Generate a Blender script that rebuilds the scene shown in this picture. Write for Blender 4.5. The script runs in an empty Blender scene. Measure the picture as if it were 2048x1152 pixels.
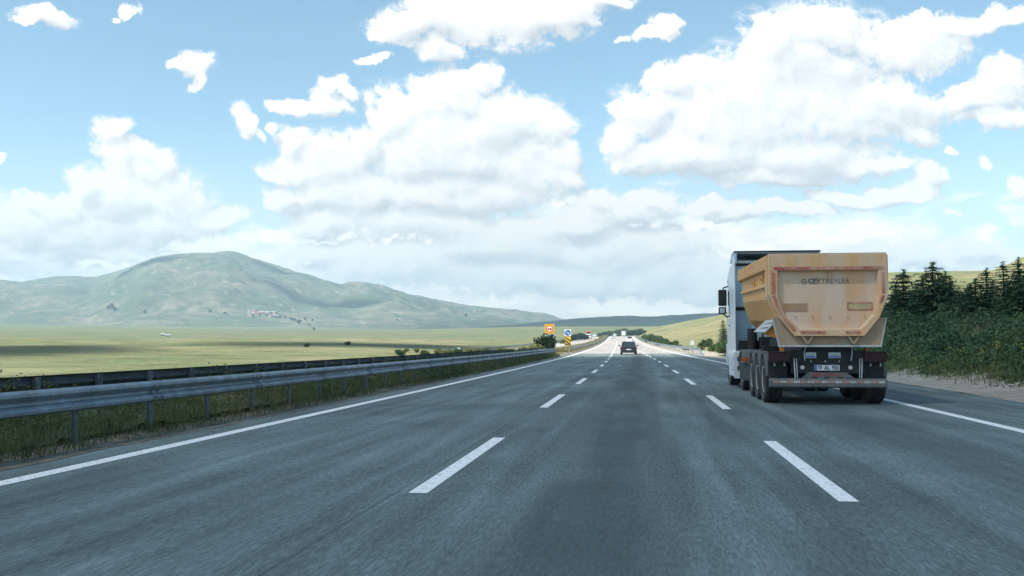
import bpy, math, random
import numpy as np
from mathutils import Vector, Matrix

# ------------------------------------------------------------------ camera
S = bpy.context.scene
COL = S.collection
R = math.radians
FPX = 1991.0                                   # focal length in pixels of the 2048 px wide photograph
YAW, PITCH, EYE = math.atan(259 / FPX), math.atan(109 / FPX), 1.34
cam = bpy.data.cameras.new('camera'); cam.sensor_width = 36.0; cam.lens = 36.0 * FPX / 2048.0
cam.clip_start = 0.1; cam.clip_end = 30000
camo = bpy.data.objects.new('camera', cam); COL.objects.link(camo)
camo.location = (0, 0, EYE); camo.rotation_euler = (R(90) + PITCH, 0, YAW)
S.camera = camo

# ------------------------------------------------------------------ light
SUN_EL, SUN_AZ = R(54), R(-130)                # azimuth clockwise from the road's direction (+Y)
SUNV = Vector((math.cos(SUN_EL) * math.sin(SUN_AZ), math.cos(SUN_EL) * math.cos(SUN_AZ), math.sin(SUN_EL)))
sl = bpy.data.lights.new('sun', 'SUN'); sl.energy = 3.9; sl.angle = R(0.55); sl.color = (1.0, 0.955, 0.88)
so = bpy.data.objects.new('sun', sl); COL.objects.link(so); so.rotation_euler = SUNV.to_track_quat('Z', 'Y').to_euler()
S.view_settings.view_transform = 'Standard'; S.view_settings.look = 'None'
S.view_settings.gamma = 1.0; S.view_settings.use_curve_mapping = False
S.view_settings.exposure = 1.33
S.cycles.max_bounces = 6; S.cycles.diffuse_bounces = 3; S.cycles.glossy_bounces = 3
S.cycles.transmission_bounces = 3; S.cycles.transparent_max_bounces = 8; S.cycles.volume_bounces = 0
S.cycles.sample_clamp_indirect = 6.0; S.cycles.caustics_reflective = False; S.cycles.caustics_refractive = False


def px_ray(x, y):
    r = np.array([(x - 1024) / FPX, 1.0, (576 - y) / FPX]); c, s = math.cos(PITCH), math.sin(PITCH)
    f = r[1] * c - r[2] * s; u = r[1] * s + r[2] * c
    return np.array([r[0] * math.cos(YAW) - f * math.sin(YAW), r[0] * math.sin(YAW) + f * math.cos(YAW), u])


class NT:
    """small helper around a node tree"""
    def __init__(self, tree): self.t = tree
    def n(self, typ, **kw):
        o = self.t.nodes.new(typ)
        for k, v in kw.items(): setattr(o, k, v)
        return o
    def put(self, sock, v):
        if hasattr(v, 'is_output') or isinstance(v, bpy.types.NodeSocket): self.t.links.new(v, sock)
        elif v is not None: sock.default_value = v
    def math(self, op, a, b=None, c=None, clamp=False):
        o = self.n('ShaderNodeMath', operation=op, use_clamp=clamp)
        for i, v in enumerate((a, b, c)): self.put(o.inputs[i], v)
        return o.outputs[0]
    def vec(self, op, a, b=None, c=None, scale=None):
        o = self.n('ShaderNodeVectorMath', operation=op)
        for i, v in enumerate((a, b, c)): self.put(o.inputs[i], v)
        if scale is not None: self.put(o.inputs['Scale'], scale)
        return o.outputs['Value'] if op in ('DOT_PRODUCT', 'LENGTH') else o.outputs['Vector']
    def mix(self, fac, a, b, mode='MIX'):
        o = self.n('ShaderNodeMix', data_type='RGBA', blend_type=mode)
        self.put(o.inputs['Factor'], fac); self.put(o.inputs['A'], a); self.put(o.inputs['B'], b)
        for s, v in (('A', a), ('B', b)):
            pass
        return o.outputs['Result']
    def ramp(self, fac, stops, interp='LINEAR'):
        o = self.n('ShaderNodeValToRGB'); o.color_ramp.interpolation = interp
        e = o.color_ramp.elements
        while len(e) < len(stops): e.new(0.5)
        for q, (p, c) in zip(e, stops):
            q.position = p; q.color = c if len(c) == 4 else (*c, 1)
        self.put(o.inputs[0], fac); return o.outputs[0]
    def rng(self, v, a, b, c=0.0, d=1.0, smooth=True):
        o = self.n('ShaderNodeMapRange', interpolation_type='SMOOTHSTEP' if smooth else 'LINEAR')
        self.put(o.inputs[0], v)
        for i, q in enumerate((a, b, c, d)): self.put(o.inputs[i + 1], q)
        return o.outputs[0]
    def noise(self, vec, scale, detail=4, rough=0.55, dist=0.0, dims='3D'):
        o = self.n('ShaderNodeTexNoise', noise_dimensions=dims)
        self.put(o.inputs['Vector'], vec); o.inputs['Scale'].default_value = scale
        o.inputs['Detail'].default_value = detail; o.inputs['Roughness'].default_value = rough
        o.inputs['Distortion'].default_value = dist
        return o
    def voro(self, vec, scale, detail=3, rough=0.5, feature='F1', dims='3D'):
        o = self.n('ShaderNodeTexVoronoi', feature=feature, voronoi_dimensions=dims)
        if hasattr(o, 'normalize'): o.normalize = True
        self.put(o.inputs['Vector'], vec); o.inputs['Scale'].default_value = scale
        o.inputs['Detail'].default_value = detail; o.inputs['Roughness'].default_value = rough
        if feature == 'SMOOTH_F1': o.inputs['Smoothness'].default_value = 0.6
        return o.outputs['Distance']


# ------------------------------------------------------------------ sky: Nishita with cumulus clouds, all in world directions
CLOUDS = [  # (x, y, rx, ry) seen from the car, turned into directions below
    (235,262,34,36),(238,325,56,70),(300,345,58,58),(225,400,110,78),(330,408,100,66),(95,425,85,50),(25,455,70,58),(415,432,66,24),
    (160,470,170,45),(300,452,140,36),(60,402,40,30),(150,368,38,38),(285,300,34,30),(60,512,150,24),(200,505,130,20),(90,540,90,20),(215,552,60,16),(330,507,70,12),
    (378,140,36,30),(380,168,20,24),(350,130,18,10),(75,30,56,22),(48,42,30,12),(258,28,20,16),(232,44,14,8),(4,318,22,13),
    (500,240,25,32),(516,275,12,24),(590,215,34,22),(640,218,48,26),(664,186,20,18),(684,200,18,10),(585,285,38,32),(540,350,30,24),(545,265,12,12),
    (775,225,72,56),(850,208,80,48),(930,190,76,50),(982,152,30,36),(1012,230,90,76),(1082,262,50,44),(900,290,180,100),(720,285,52,46),
    (655,325,90,56),(590,335,60,34),(555,402,58,36),(700,390,150,66),(900,390,180,60),(1050,335,96,64),(1118,300,34,30),(1120,345,40,30),
    (650,450,90,36),(850,450,170,46),(610,512,90,24),(780,535,200,46),(1000,490,180,56),(1100,550,300,44),(1250,425,150,44),(1185,388,56,28),
    (1320,400,60,30),(1436,402,30,20),(1470,425,90,26),(1575,420,60,16),(1250,500,220,46),(1370,560,250,44),(560,555,90,20),(1150,450,100,30),
    (820,50,90,52),(955,30,170,66),(1100,20,120,48),(1200,4,48,20),(890,108,52,32),(775,60,40,30),(745,130,42,11),(1325,48,34,24),(1290,68,34,12),(1245,78,16,7),
    (1340,165,56,44),(1420,152,80,46),(1280,225,76,52),(1245,280,50,46),(1450,220,180,96),(1600,180,190,116),(1560,75,76,72),(1650,50,120,64),
    (1800,95,140,62),(1890,50,120,26),(1985,40,64,26),(1750,215,180,66),(1400,305,170,46),(1600,310,190,56),(1290,318,66,34),(1550,352,150,28),
    (1995,160,60,46),(1960,188,76,34),(1985,230,60,22),(1735,325,120,20),(1850,265,60,30),
    (1862,362,40,38),(1800,388,66,24),(1715,388,90,16),(1850,402,36,14),(1640,415,50,12),(1966,334,22,14),(2040,365,36,20),(1890,440,18,7),(2024,440,20,11),(1921,300,9,9),
    (1740,492,62,28),(1690,503,60,20),(1830,502,58,18),(1940,502,74,22),(1870,525,200,22),(2035,512,36,22),(1640,530,60,16),
    (2180,100,120,60),(2250,330,110,50),(2150,470,120,30),(-120,470,130,50),(-150,200,110,50),(-100,60,60,26)]
GREY = [(1400,352,210,34),(1580,345,200,44),(1680,300,170,44),(1850,240,130,44),(1180,320,40,24),(900,365,130,26),(1010,300,70,30),(620,420,60,16),(850,425,150,18),
    (180,480,190,26),(240,420,70,24),(120,505,120,14),(960,110,150,22),(870,75,90,24),(1120,60,90,22),(1650,140,150,40),(1250,470,200,18),(1500,445,130,12),(1000,520,180,14),
    (1330,540,180,14),(700,490,100,12),(1820,405,60,12),(1900,520,150,14),(390,172,22,14)]


def uv_dir(x, y):
    d = px_ray(x, y); c, s = math.cos(YAW), math.sin(YAW)
    f = -d[0] * s + d[1] * c
    return (d[0] * c + d[1] * s) / f, d[2] / f


def blob_min(N, vec, blobs, k):
    acc = None
    for (x, y, rx, ry) in blobs:
        u, v = uv_dir(x, y); a, b = FPX / rx, FPX / ry
        q = N.vec('MULTIPLY_ADD', vec, (a, b, 0), (-u * a, -v * b, 0))
        r2 = N.vec('DOT_PRODUCT', q, q)
        acc = r2 if acc is None else N.math('SMOOTH_MIN', acc, r2, k)
    return acc


world = bpy.data.worlds.new('World'); S.world = world; world.use_nodes = True
wt = world.node_tree; wt.nodes.clear(); N = NT(wt)
# cloud height field as a node group, evaluated at the view direction and a little nearer the sun
g = bpy.data.node_groups.new('cloud_field', 'ShaderNodeTree')
g.interface.new_socket('Vector', in_out='INPUT', socket_type='NodeSocketVector')
g.interface.new_socket('Height', in_out='OUTPUT', socket_type='NodeSocketFloat')
G = NT(g); gi = G.n('NodeGroupInput'); go = G.n('NodeGroupOutput')
p0 = gi.outputs[0]
w1 = G.noise(p0, 11.0, 2, 0.5, dims='2D')
w2 = G.noise(p0, 42.0, 3, 0.55, dims='2D')
wv = G.vec('MULTIPLY', G.vec('SUBTRACT', w1.outputs['Color'], (0.5, 0.5, 0.5)), (0.055, 0.04, 0.0))
wv = G.vec('MULTIPLY_ADD', G.vec('SUBTRACT', w2.outputs['Color'], (0.5, 0.5, 0.5)), (0.020, 0.018, 0.0), wv)
p1 = G.vec('ADD', p0, wv)
r2 = blob_min(G, p1, CLOUDS, 0.16)
F0 = G.math('MINIMUM', G.math('SUBTRACT', 1.0, r2), 0.95)
va = G.voro(p1, 17.0, 4.0, 0.62, dims='2D')
fb = G.noise(p0, 85.0, 5, 0.66, dims='2D')
sm = G.math('ADD', F0, G.math('MULTIPLY', G.math('SUBTRACT', 0.42, va), 1.15))
F1 = G.math('ADD', sm, G.math('MULTIPLY', G.math('SUBTRACT', fb.outputs[0], 0.5), 1.75))
G.put(go.inputs[0], F1)
g.interface.new_socket('Form', in_out='OUTPUT', socket_type='NodeSocketFloat')
G.put(go.inputs[1], sm)


def field(vec):
    o = N.n('ShaderNodeGroup'); o.node_tree = g; N.put(o.inputs[0], vec); return o.outputs


tc = N.n('ShaderNodeTexCoord'); dirv = tc.outputs['Generated']
c_, s_ = math.cos(YAW), math.sin(YAW)
fw = N.math('MAXIMUM', N.math('ABSOLUTE', N.vec('DOT_PRODUCT', dirv, (-s_, c_, 0))), 0.02)
uu = N.math('DIVIDE', N.vec('DOT_PRODUCT', dirv, (c_, s_, 0)), fw)
vv = N.math('DIVIDE', N.vec('DOT_PRODUCT', dirv, (0, 0, 1)), fw)
cmb = N.n('ShaderNodeCombineXYZ'); N.put(cmb.inputs[0], uu); N.put(cmb.inputs[1], vv); P = cmb.outputs[0]
fa_ = field(P); fb_ = field(N.vec('ADD', P, (-0.0085, 0.0125, 0.0)))
Fa = fa_[0]
slope = N.math('ADD', N.math('MULTIPLY', N.math('SUBTRACT', fa_[1], fb_[1]), 0.55), N.math('MULTIPLY', N.math('SUBTRACT', fa_[0], fb_[0]), 0.14))
wisp = N.noise(N.vec('MULTIPLY', P, (1.0, 1.6, 1.0)), 30.0, 5, 0.7, 0.6, dims='2D')
alpha = N.math('MAXIMUM', N.rng(Fa, -0.08, 0.55), N.math('MULTIPLY', N.rng(fa_[1], -0.55, 0.35), N.rng(wisp.outputs[0], 0.42, 0.74)))
soft = N.noise(P, 9.0, 2, 0.5, dims='2D')
grey0 = N.rng(N.math('ADD', blob_min(N, N.vec('ADD', P, N.vec('MULTIPLY', N.vec('SUBTRACT', soft.outputs['Color'], (0.5, 0.5, 0.5)), (0.05, 0.03, 0))), GREY, 0.3), 0.0), 1.5, 0.15)
lit = N.math('ADD', 0.755, N.math('MULTIPLY', slope, 1.25))
lit = N.math('SUBTRACT', lit, N.math('MULTIPLY', grey0, 0.27), clamp=True)
ccol = N.ramp(lit, [(0.0, (0.60, 0.63, 0.67)), (0.35, (0.74, 0.76, 0.785)), (0.62, (0.88, 0.89, 0.90)), (0.80, (0.99, 0.98, 0.965)), (1.0, (1.06, 1.04, 1.0))])
CLOUD_L = 4.75
ccol = N.vec('SCALE', ccol, scale=CLOUD_L)
sky = N.n('ShaderNodeTexSky', sky_type='NISHITA', sun_disc=False)
sky.sun_elevation = SUN_EL; sky.sun_rotation = SUN_AZ; sky.altitude = 1100; sky.air_density = 1.0; sky.dust_density = 0.6; sky.ozone_density = 1.6
skc = N.vec('MULTIPLY', sky.outputs[0], (0.79, 0.885, 0.78))
hz = N.math('MULTIPLY', N.rng(N.math('ABSOLUTE', vv), 0.24, 0.02), 0.62)
sk = N.mix(hz, skc, (0.93 * CLOUD_L, 0.95 * CLOUD_L, 0.95 * CLOUD_L, 1))
# a bank of low, pale, far cumulus filling the sky above the horizon
fn = N.noise(N.vec('MULTIPLY', P, (1.0, 2.6, 1.0)), 9.0, 6, 0.6, 0.3, dims='2D')
top = N.math('ADD', vv, N.math('MULTIPLY', N.math('SUBTRACT', fn.outputs[0], 0.5), 0.22))
low = N.rng(top, 0.140, 0.090)
low = N.math('MULTIPLY', low, N.math('ADD', 0.68, N.math('MULTIPLY', N.rng(uu, -0.36, -0.18), 0.30)))
lc = N.ramp(N.noise(N.vec('MULTIPLY', P, (1.0, 3.2, 1.0)), 16.0, 5, 0.6, 0.2, dims='2D').outputs[0], [(0.38, (1.12, 1.06, 1.0)), (0.58, (1.40, 1.28, 1.17))])
sk = N.mix(low, sk, N.vec('SCALE', lc, scale=CLOUD_L))
out = N.mix(alpha, sk, ccol)
bg = N.n('ShaderNodeBackground'); N.put(bg.inputs['Color'], out); bg.inputs['Strength'].default_value = 0.1
wo = N.n('ShaderNodeOutputWorld'); wt.links.new(bg.outputs[0], wo.inputs[0])
world.cycles.sampling_method = 'MANUAL'; world.cycles.sample_map_resolution = 512


# ------------------------------------------------------------------ helpers: materials, meshes, naming
def new_mat(name):
    m = bpy.data.materials.new(name); m.use_nodes = True; t = m.node_tree; t.nodes.clear()
    N = NT(t); b = N.n('ShaderNodeBsdfPrincipled'); o = N.n('ShaderNodeOutputMaterial'); t.links.new(b.outputs[0], o.inputs[0])
    return m, N, b, o


def pos(N): return N.n('ShaderNodeNewGeometry').outputs['Position']
def objco(N): return N.n('ShaderNodeTexCoord').outputs['Object']


def mat(name, col, rough=0.6, metal=0.0, var=0.12, scale=6.0, dirt=None, dirt_amt=0.0, bump=0.0, spec=0.5, coat=0.0, dirt_scale=3.0, ledge_tint=None):
    """painted / plain surface with slight mottling and optional patchy dirt"""
    m, N, b, o = new_mat(name); P = objco(N)
    n = N.noise(P, scale, 5, 0.6)
    hi = tuple(min(1, c * (1 + var)) for c in col); lo = tuple(c * (1 - var) for c in col)
    c = N.ramp(n.outputs[0], [(0.3, lo), (0.7, hi)])
    if dirt:
        st = N.vec('MULTIPLY', P, (1.0, 1.0, 0.35))
        dn = N.noise(st, dirt_scale, 6, 0.65)
        c = N.mix(N.math('MULTIPLY', N.rng(dn.outputs[0], 0.35, 0.68), dirt_amt), c, (*dirt, 1))
        N.put(b.inputs['Roughness'], N.math('ADD', rough, N.math('MULTIPLY', dn.outputs[0], 0.25), clamp=True))
    else:
        b.inputs['Roughness'].default_value = rough
    if ledge_tint:                                                          # paler up-facing ledges: dust, and light from above put into the colour
        gn = N.n('ShaderNodeNewGeometry').outputs['Normal']; c = N.mix(N.math('MULTIPLY', N.rng(N.vec('DOT_PRODUCT', gn, (0, 0, 1)), 0.3, 0.8), 0.85), c, (*ledge_tint, 1))
    N.put(b.inputs['Base Color'], c)
    b.inputs['Metallic'].default_value = metal; b.inputs['Specular IOR Level'].default_value = spec
    b.inputs['Coat Weight'].default_value = coat; b.inputs['Coat Roughness'].default_value = 0.08
    if bump:
        bp = N.n('ShaderNodeBump'); bp.inputs['Strength'].default_value = bump; bp.inputs['Distance'].default_value = 0.02
        N.put(bp.inputs['Height'], n.outputs[0]); N.put(b.inputs['Normal'], bp.outputs[0])
    return m


def foliage(name, cols, scale=1.2, trans=0.25, fine=9.0):
    m, N, b, o = new_mat(name); P = pos(N)
    n = N.noise(P, scale, 3, 0.6); f = N.noise(P, fine, 3, 0.6)
    oi = N.n('ShaderNodeObjectInfo').outputs['Random']
    v = N.math('ADD', N.math('MULTIPLY', n.outputs[0], 0.6), N.math('MULTIPLY', f.outputs[0], 0.4))
    v = N.math('ADD', v, N.math('MULTIPLY', N.math('SUBTRACT', oi, 0.5), 0.12))
    k = len(cols)
    c = N.ramp(v, [(0.33 + 0.34 * i / (k - 1), q) for i, q in enumerate(cols)])
    N.put(b.inputs['Base Color'], c); b.inputs['Roughness'].default_value = 0.7; b.inputs['Specular IOR Level'].default_value = 0.25
    tr = N.n('ShaderNodeBsdfTranslucent'); N.put(tr.inputs['Color'], c)
    mx = N.n('ShaderNodeMixShader'); mx.inputs[0].default_value = trans
    N.t.links.new(b.outputs[0], mx.inputs[1]); N.t.links.new(tr.outputs[0], mx.inputs[2]); N.t.links.new(mx.outputs[0], o.inputs[0])
    return m


def mesh_np(name, verts, faces, m=None, smooth=False):
    """verts (n,3), faces (m,3) or (m,4) arrays, or list of polygons"""
    me = bpy.data.meshes.new(name)
    verts = np.asarray(verts, dtype=np.float32)
    if isinstance(faces, np.ndarray):
        k = faces.shape[1]; nf = len(faces)
        me.vertices.add(len(verts)); me.vertices.foreach_set('co', verts.ravel())
        me.loops.add(nf * k); me.loops.foreach_set('vertex_index', faces.astype(np.int32).ravel())
        me.polygons.add(nf); me.polygons.foreach_set('loop_start', np.arange(0, nf * k, k, dtype=np.int32))
        me.polygons.foreach_set('loop_total', np.full(nf, k, dtype=np.int32))
        me.update(calc_edges=True)
    else:
        me.from_pydata(verts.tolist(), [], faces); me.update()
    if smooth: me.polygons.foreach_set('use_smooth', np.ones(len(me.polygons), dtype=bool))
    if m: me.materials.append(m)
    return me


def link(name, me, parent=None, loc=None, rz=None):
    o = bpy.data.objects.new(name, me); COL.objects.link(o)
    if parent: o.parent = parent
    if loc is not None: o.location = loc
    if rz is not None: o.rotation_euler = (0, 0, rz)
    return o


def tag(o, label=None, cat=None, group=None, kind=None):
    if label: o['label'] = label
    if cat: o['category'] = cat
    if group: o['group'] = group
    if kind: o['kind'] = kind
    return o


def empty(name, loc, rz=0.0, label=None, cat=None, group=None):
    o = bpy.data.objects.new(name, None); COL.objects.link(o); o.location = loc; o.rotation_euler = (0, 0, rz)
    o.empty_display_size = 0.2
    return tag(o, label, cat, group)


def dup(root, loc=None, rz=None, scale=None, label=None, group=None):
    def cp(o, par):
        c = o.copy(); COL.objects.link(c)
        if par: c.parent = par
        for ch in list(o.children): cp(ch, c)
        return c
    r = cp(root, None)
    if loc is not None: r.location = loc
    if rz is not None: r.rotation_euler = (0, 0, rz)
    if scale is not None: r.scale = (scale,) * 3 if not hasattr(scale, '__len__') else scale
    if label: r['label'] = label
    if group: r['group'] = group
    return r


class MB:
    """collects shapes into one mesh"""
    def __init__(self): self.v = []; self.f = []
    def add(self, vs, fs):
        b = len(self.v); self.v += [tuple(q) for q in vs]; self.f += [[b + i for i in q] for q in fs]; return self
    def box(self, a, b):
        (x0, y0, z0), (x1, y1, z1) = a, b
        return self.add([(x0,y0,z0),(x1,y0,z0),(x1,y1,z0),(x0,y1,z0),(x0,y0,z1),(x1,y0,z1),(x1,y1,z1),(x0,y1,z1)],
                        [(3,2,1,0),(4,5,6,7),(0,1,5,4),(1,2,6,5),(2,3,7,6),(3,0,4,7)])
    def tube(self, p, q, r, n=8, r2=None):
        p, q = Vector(p), Vector(q); d = (q - p).normalized(); r2 = r if r2 is None else r2
        a = d.orthogonal().normalized(); b = d.cross(a); vs = []
        for c, rr in ((p, r), (q, r2)):
            for i in range(n):
                t = 2 * math.pi * i / n; vs.append(c + a * math.cos(t) * rr + b * math.sin(t) * rr)
        return self.add(vs, [(i, (i + 1) % n, n + (i + 1) % n, n + i) for i in range(n)] + [list(range(n))[::-1], list(range(n, 2 * n))])
    def prism(self, poly, axis, a, b):
        """extrude a polygon of 2D points along an axis (0 x: points are (y,z); 1 y: (x,z); 2 z: (x,y))"""
        def mk(p, t): return {0: (t, p[0], p[1]), 1: (p[0], t, p[1]), 2: (p[0], p[1], t)}[axis]
        n = len(poly)
        return self.add([mk(p, a) for p in poly] + [mk(p, b) for p in poly],
                        [(i, (i + 1) % n, n + (i + 1) % n, n + i) for i in range(n)] + [list(range(n))[::-1], list(range(n, 2 * n))])
    def loft(self, rings, closed=True, caps=True):
        n = len(rings[0]); vs = [p for r in rings for p in r]; fs = []
        for k in range(len(rings) - 1):
            for i in range(n if closed else n - 1):
                j = (i + 1) % n; fs.append((k * n + i, k * n + j, (k + 1) * n + j, (k + 1) * n + i))
        if caps: fs += [list(range(n))[::-1], list(range((len(rings) - 1) * n, len(rings) * n))]
        return self.add(vs, fs)
    def revolve(self, prof, axis='x', n=28, c=(0, 0, 0)):
        """prof: (r, t) pairs about an axis through c"""
        rings = []
        for r, t in prof:
            ring = []
            for i in range(n):
                a = 2 * math.pi * i / n; u, w = r * math.cos(a), r * math.sin(a)
                ring.append((c[0] + t, c[1] + u, c[2] + w) if axis == 'x' else (c[0] + u, c[1] + w, c[2] + t))
            rings.append(ring)
        return self.loft(rings)
    def build(self, name, m, parent=None, bevel=0.0, smooth=False, loc=None):
        import bmesh
        me = bpy.data.meshes.new(name); me.from_pydata(self.v, [], self.f); me.update()
        bm = bmesh.new(); bm.from_mesh(me); bmesh.ops.recalc_face_normals(bm, faces=bm.faces); bm.to_mesh(me); bm.free()
        if m: me.materials.append(m)
        o = link(name, me, parent, loc)
        if smooth:
            me.polygons.foreach_set('use_smooth', np.ones(len(me.polygons), dtype=bool))
            try: me.set_sharp_from_angle(angle=R(38))
            except Exception: pass
        if bevel:
            md = o.modifiers.new('bevel', 'BEVEL'); md.width = bevel; md.segments = 2; md.limit_method = 'ANGLE'; md.angle_limit = R(40)
        return o


def vnoise(x, y, seed=0):
    x = np.asarray(x, float); y = np.asarray(y, float); xi = np.floor(x).astype(np.int64); yi = np.floor(y).astype(np.int64)
    fx = x - xi; fy = y - yi; fx = fx * fx * fx * (fx * (fx * 6 - 15) + 10); fy = fy * fy * fy * (fy * (fy * 6 - 15) + 10)
    def h(a, b):
        n = (a * 374761393 + b * 668265263 + seed * 2147483647 + 1013904223) & 0xffffffff
        n = ((n ^ (n >> 13)) * 1274126177) & 0xffffffff; n = n ^ (n >> 16); return (n & 0xffff) / 65535.0
    a, b, c, d = h(xi, yi), h(xi + 1, yi), h(xi, yi + 1), h(xi + 1, yi + 1)
    return (a * (1 - fx) + b * fx) * (1 - fy) + (c * (1 - fx) + d * fx) * fy


def fbm(x, y, oct=5, seed=0, gain=0.5):
    s = 0; a = 1.0; t = 0
    for k in range(oct): s = s + a * vnoise(np.asarray(x) * 2 ** k, np.asarray(y) * 2 ** k, seed + k); t += a; a *= gain
    return s / t


def sstep(x, a, b):
    t = np.clip((np.asarray(x, float) - a) / (b - a), 0, 1); return t * t * (3 - 2 * t)


# ------------------------------------------------------------------ road line and terrain heights
def road_x(Y):
    Y = np.asarray(Y, float); return -0.0222 * 18.0 * np.log1p(np.exp(np.clip((Y - 52.0) / 18.0, -40, 60)))


def road_z(Y):
    Y = np.asarray(Y, float); u = np.maximum(Y - 90, 0); a = 2.27e-5 * np.minimum(u, 430) ** 2
    w = np.maximum(Y - 520, 0); return a + 0.0195 * w - 1.25e-4 * w * w


def right_edge(Y): return 8.55 - 1.35 * sstep(Y, 45, 80)


TL = np.array([(0,-.25),(30,-.45),(60,-.3),(120,.25),(200,1.1),(300,2.0),(345,2.3),(400,2.25),(500,2.0),(700,5.2),(1000,11.5),(1400,19.5),(1900,30),(2600,45),(3600,60),(9000,60)])
TR = np.array([(0,-.1),(110,-.1),(200,.3),(300,1.0),(420,2.5),(560,4.0),(660,4.2),(800,10),(1000,15.5),(1300,21),(2000,30),(2600,36),(3600,40),(9000,40)])


def ground_z(X, Y):
    X = np.asarray(X, float); Y = np.asarray(Y, float); r = np.hypot(X, Y)
    az = np.degrees(np.arctan2(X, Y))
    zl = np.interp(r, TL[:, 0], TL[:, 1]); zr = np.interp(r, TR[:, 0], TR[:, 1])
    t = sstep(az, -16, -6) * (1 - sstep(az, 100, 140))
    z = zl * (1 - t) + zr * t
    z = z + (fbm(X / 90 + 7, Y / 90, 4, 3) - 0.5) * 2.0 * sstep(r, 40, 200) + (fbm(X / 420, Y / 420 + 5, 3, 9) - 0.5) * 9 * sstep(r, 420, 1300) + (fbm(X / 9, Y / 9, 3, 31) - 0.5) * 0.22
    d = X - road_x(Y); rz = road_z(np.clip(Y, -300, 780))
    # right-hand bank with young conifers
    bank = 1.25 * sstep(d, 9.4, 14.5) + 0.055 * np.maximum(d - 13, 0) * (1 - sstep(Y, 90, 150))
    inr = sstep(d, -27, -23.5) * (1 - sstep(d, 20, 34)) * (1 - sstep(Y, 700, 800)) * (1 - sstep(-Y, 200, 260))
    zroad = rz - 0.06 + np.where(d > 0, bank, 0) - 0.36 * sstep(-d, 10.2, 11.2) + 0.10 * sstep(-d, 6.8, 7.6) * (1 - sstep(-d, 9.6, 10.6))
    return z * (1 - inr) + zroad * inr


def hit(x, y, tmax=6000):
    """first point of the ground seen in a direction"""
    d = px_ray(x, y); t = np.geomspace(4, tmax, 4000)
    Z = EYE + d[2] * t; g = ground_z(d[0] * t, d[1] * t); k = np.argmax(Z < g)
    return np.array([d[0] * t[k], d[1] * t[k], g[k]])


def polar_sheet(az, rr, fz):
    A, RR = np.meshgrid(az, rr, indexing='ij'); X = RR * np.sin(A); Y = RR * np.cos(A); Z = fz(X, Y)
    n, m = A.shape; idx = np.arange(n * m).reshape(n, m)
    f = np.stack([idx[:-1, :-1], idx[1:, :-1], idx[1:, 1:], idx[:-1, 1:]], -1).reshape(-1, 4)
    return np.stack([X, Y, Z], -1).reshape(-1, 3), f[:, ::-1]


def grid_faces(n, m):
    idx = np.arange(n * m).reshape(n, m)
    return np.stack([idx[:-1, :-1], idx[1:, :-1], idx[1:, 1:], idx[:-1, 1:]], -1).reshape(-1, 4)


# materials of the land ------------------------------------------------
def land_mat(name, base, tan, dark, s1=0.012, s2=0.12, streak=(1, 1, 1), rocks=None, amt=1.0, far=False):
    m, N, b, o = new_mat(name); P = N.vec('MULTIPLY', pos(N), streak)
    n1 = N.noise(P, s1, 5, 0.62, 0.4); n2 = N.noise(P, s2, 6, 0.65); n3 = N.noise(P, s2 * 9, 4, 0.7); n4 = N.noise(P, s1 * 4.3, 5, 0.6, 0.6)
    c = N.mix(N.rng(n1.outputs[0], 0.42, 0.62), (*base, 1), (*tan, 1))
    c = N.mix(N.math('MULTIPLY', N.rng(n4.outputs[0], 0.52, 0.66), 0.75 * amt), c, (*dark, 1))
    c = N.mix(N.math('MULTIPLY', N.rng(n2.outputs[0], 0.40, 0.66), 0.75 * amt), c, tuple(0.55 * q for q in base) + (1,))
    c = N.mix(N.math('MULTIPLY', N.rng(n3.outputs[0], 0.45, 0.75), 0.45), c, tuple(min(1, 1.35 * q) for q in tan) + (1,))
    if rocks:
        n5 = N.noise(P, s1 * 7, 6, 0.72, 0.3)
        c = N.mix(N.math('MULTIPLY', N.rng(n5.outputs[0], 0.56, 0.64), 0.6), c, (*rocks, 1))
    if far:
        bp = N.n('ShaderNodeBump'); bp.inputs['Strength'].default_value = 0.8; bp.inputs['Distance'].default_value = 0.35; N.put(bp.inputs['Height'], N.math('ADD', n3.outputs[0], N.math('MULTIPLY', n2.outputs[0], 1.5))); N.put(b.inputs['Normal'], bp.outputs[0])                                                             # greener pasture out on the plain
        ln = N.vec('LENGTH', pos(N)); c = N.mix(N.math('MULTIPLY', N.rng(N.math('ADD', ln, N.math('MULTIPLY', n1.outputs[0], 260.0)), 420, 620), 0.7), c, N.mix(N.rng(n4.outputs[0], 0.42, 0.58), (0.085, 0.122, 0.052, 1), (0.15, 0.155, 0.080, 1)))
    N.put(b.inputs['Base Color'], c); b.inputs['Roughness'].default_value = 0.95; b.inputs['Specular IOR Level'].default_value = 0.1
    return m


M = {}
M['field'] = land_mat('field_grass', (0.150, 0.170, 0.082), (0.265, 0.236, 0.140), (0.092, 0.135, 0.062), 0.010, 0.16, far=True)
M['mountain'] = land_mat('mountain_pasture', (0.072, 0.104, 0.064), (0.175, 0.16, 0.112), (0.042, 0.075, 0.055), 0.006, 0.034, rocks=(0.34, 0.27, 0.20))
M['hill'] = land_mat('hill_pasture', (0.145, 0.165, 0.066), (0.265, 0.225, 0.120), (0.095, 0.125, 0.052), 0.02, 0.14, rocks=(0.30, 0.235, 0.165), amt=1.0)
M['ridge'] = land_mat('shaded_ridge_scrub', (0.018, 0.044, 0.028), (0.034, 0.060, 0.036), (0.014, 0.034, 0.022), 0.006, 0.06)  # dark green scrub, with the cloud shade over it put into the colour too


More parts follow.
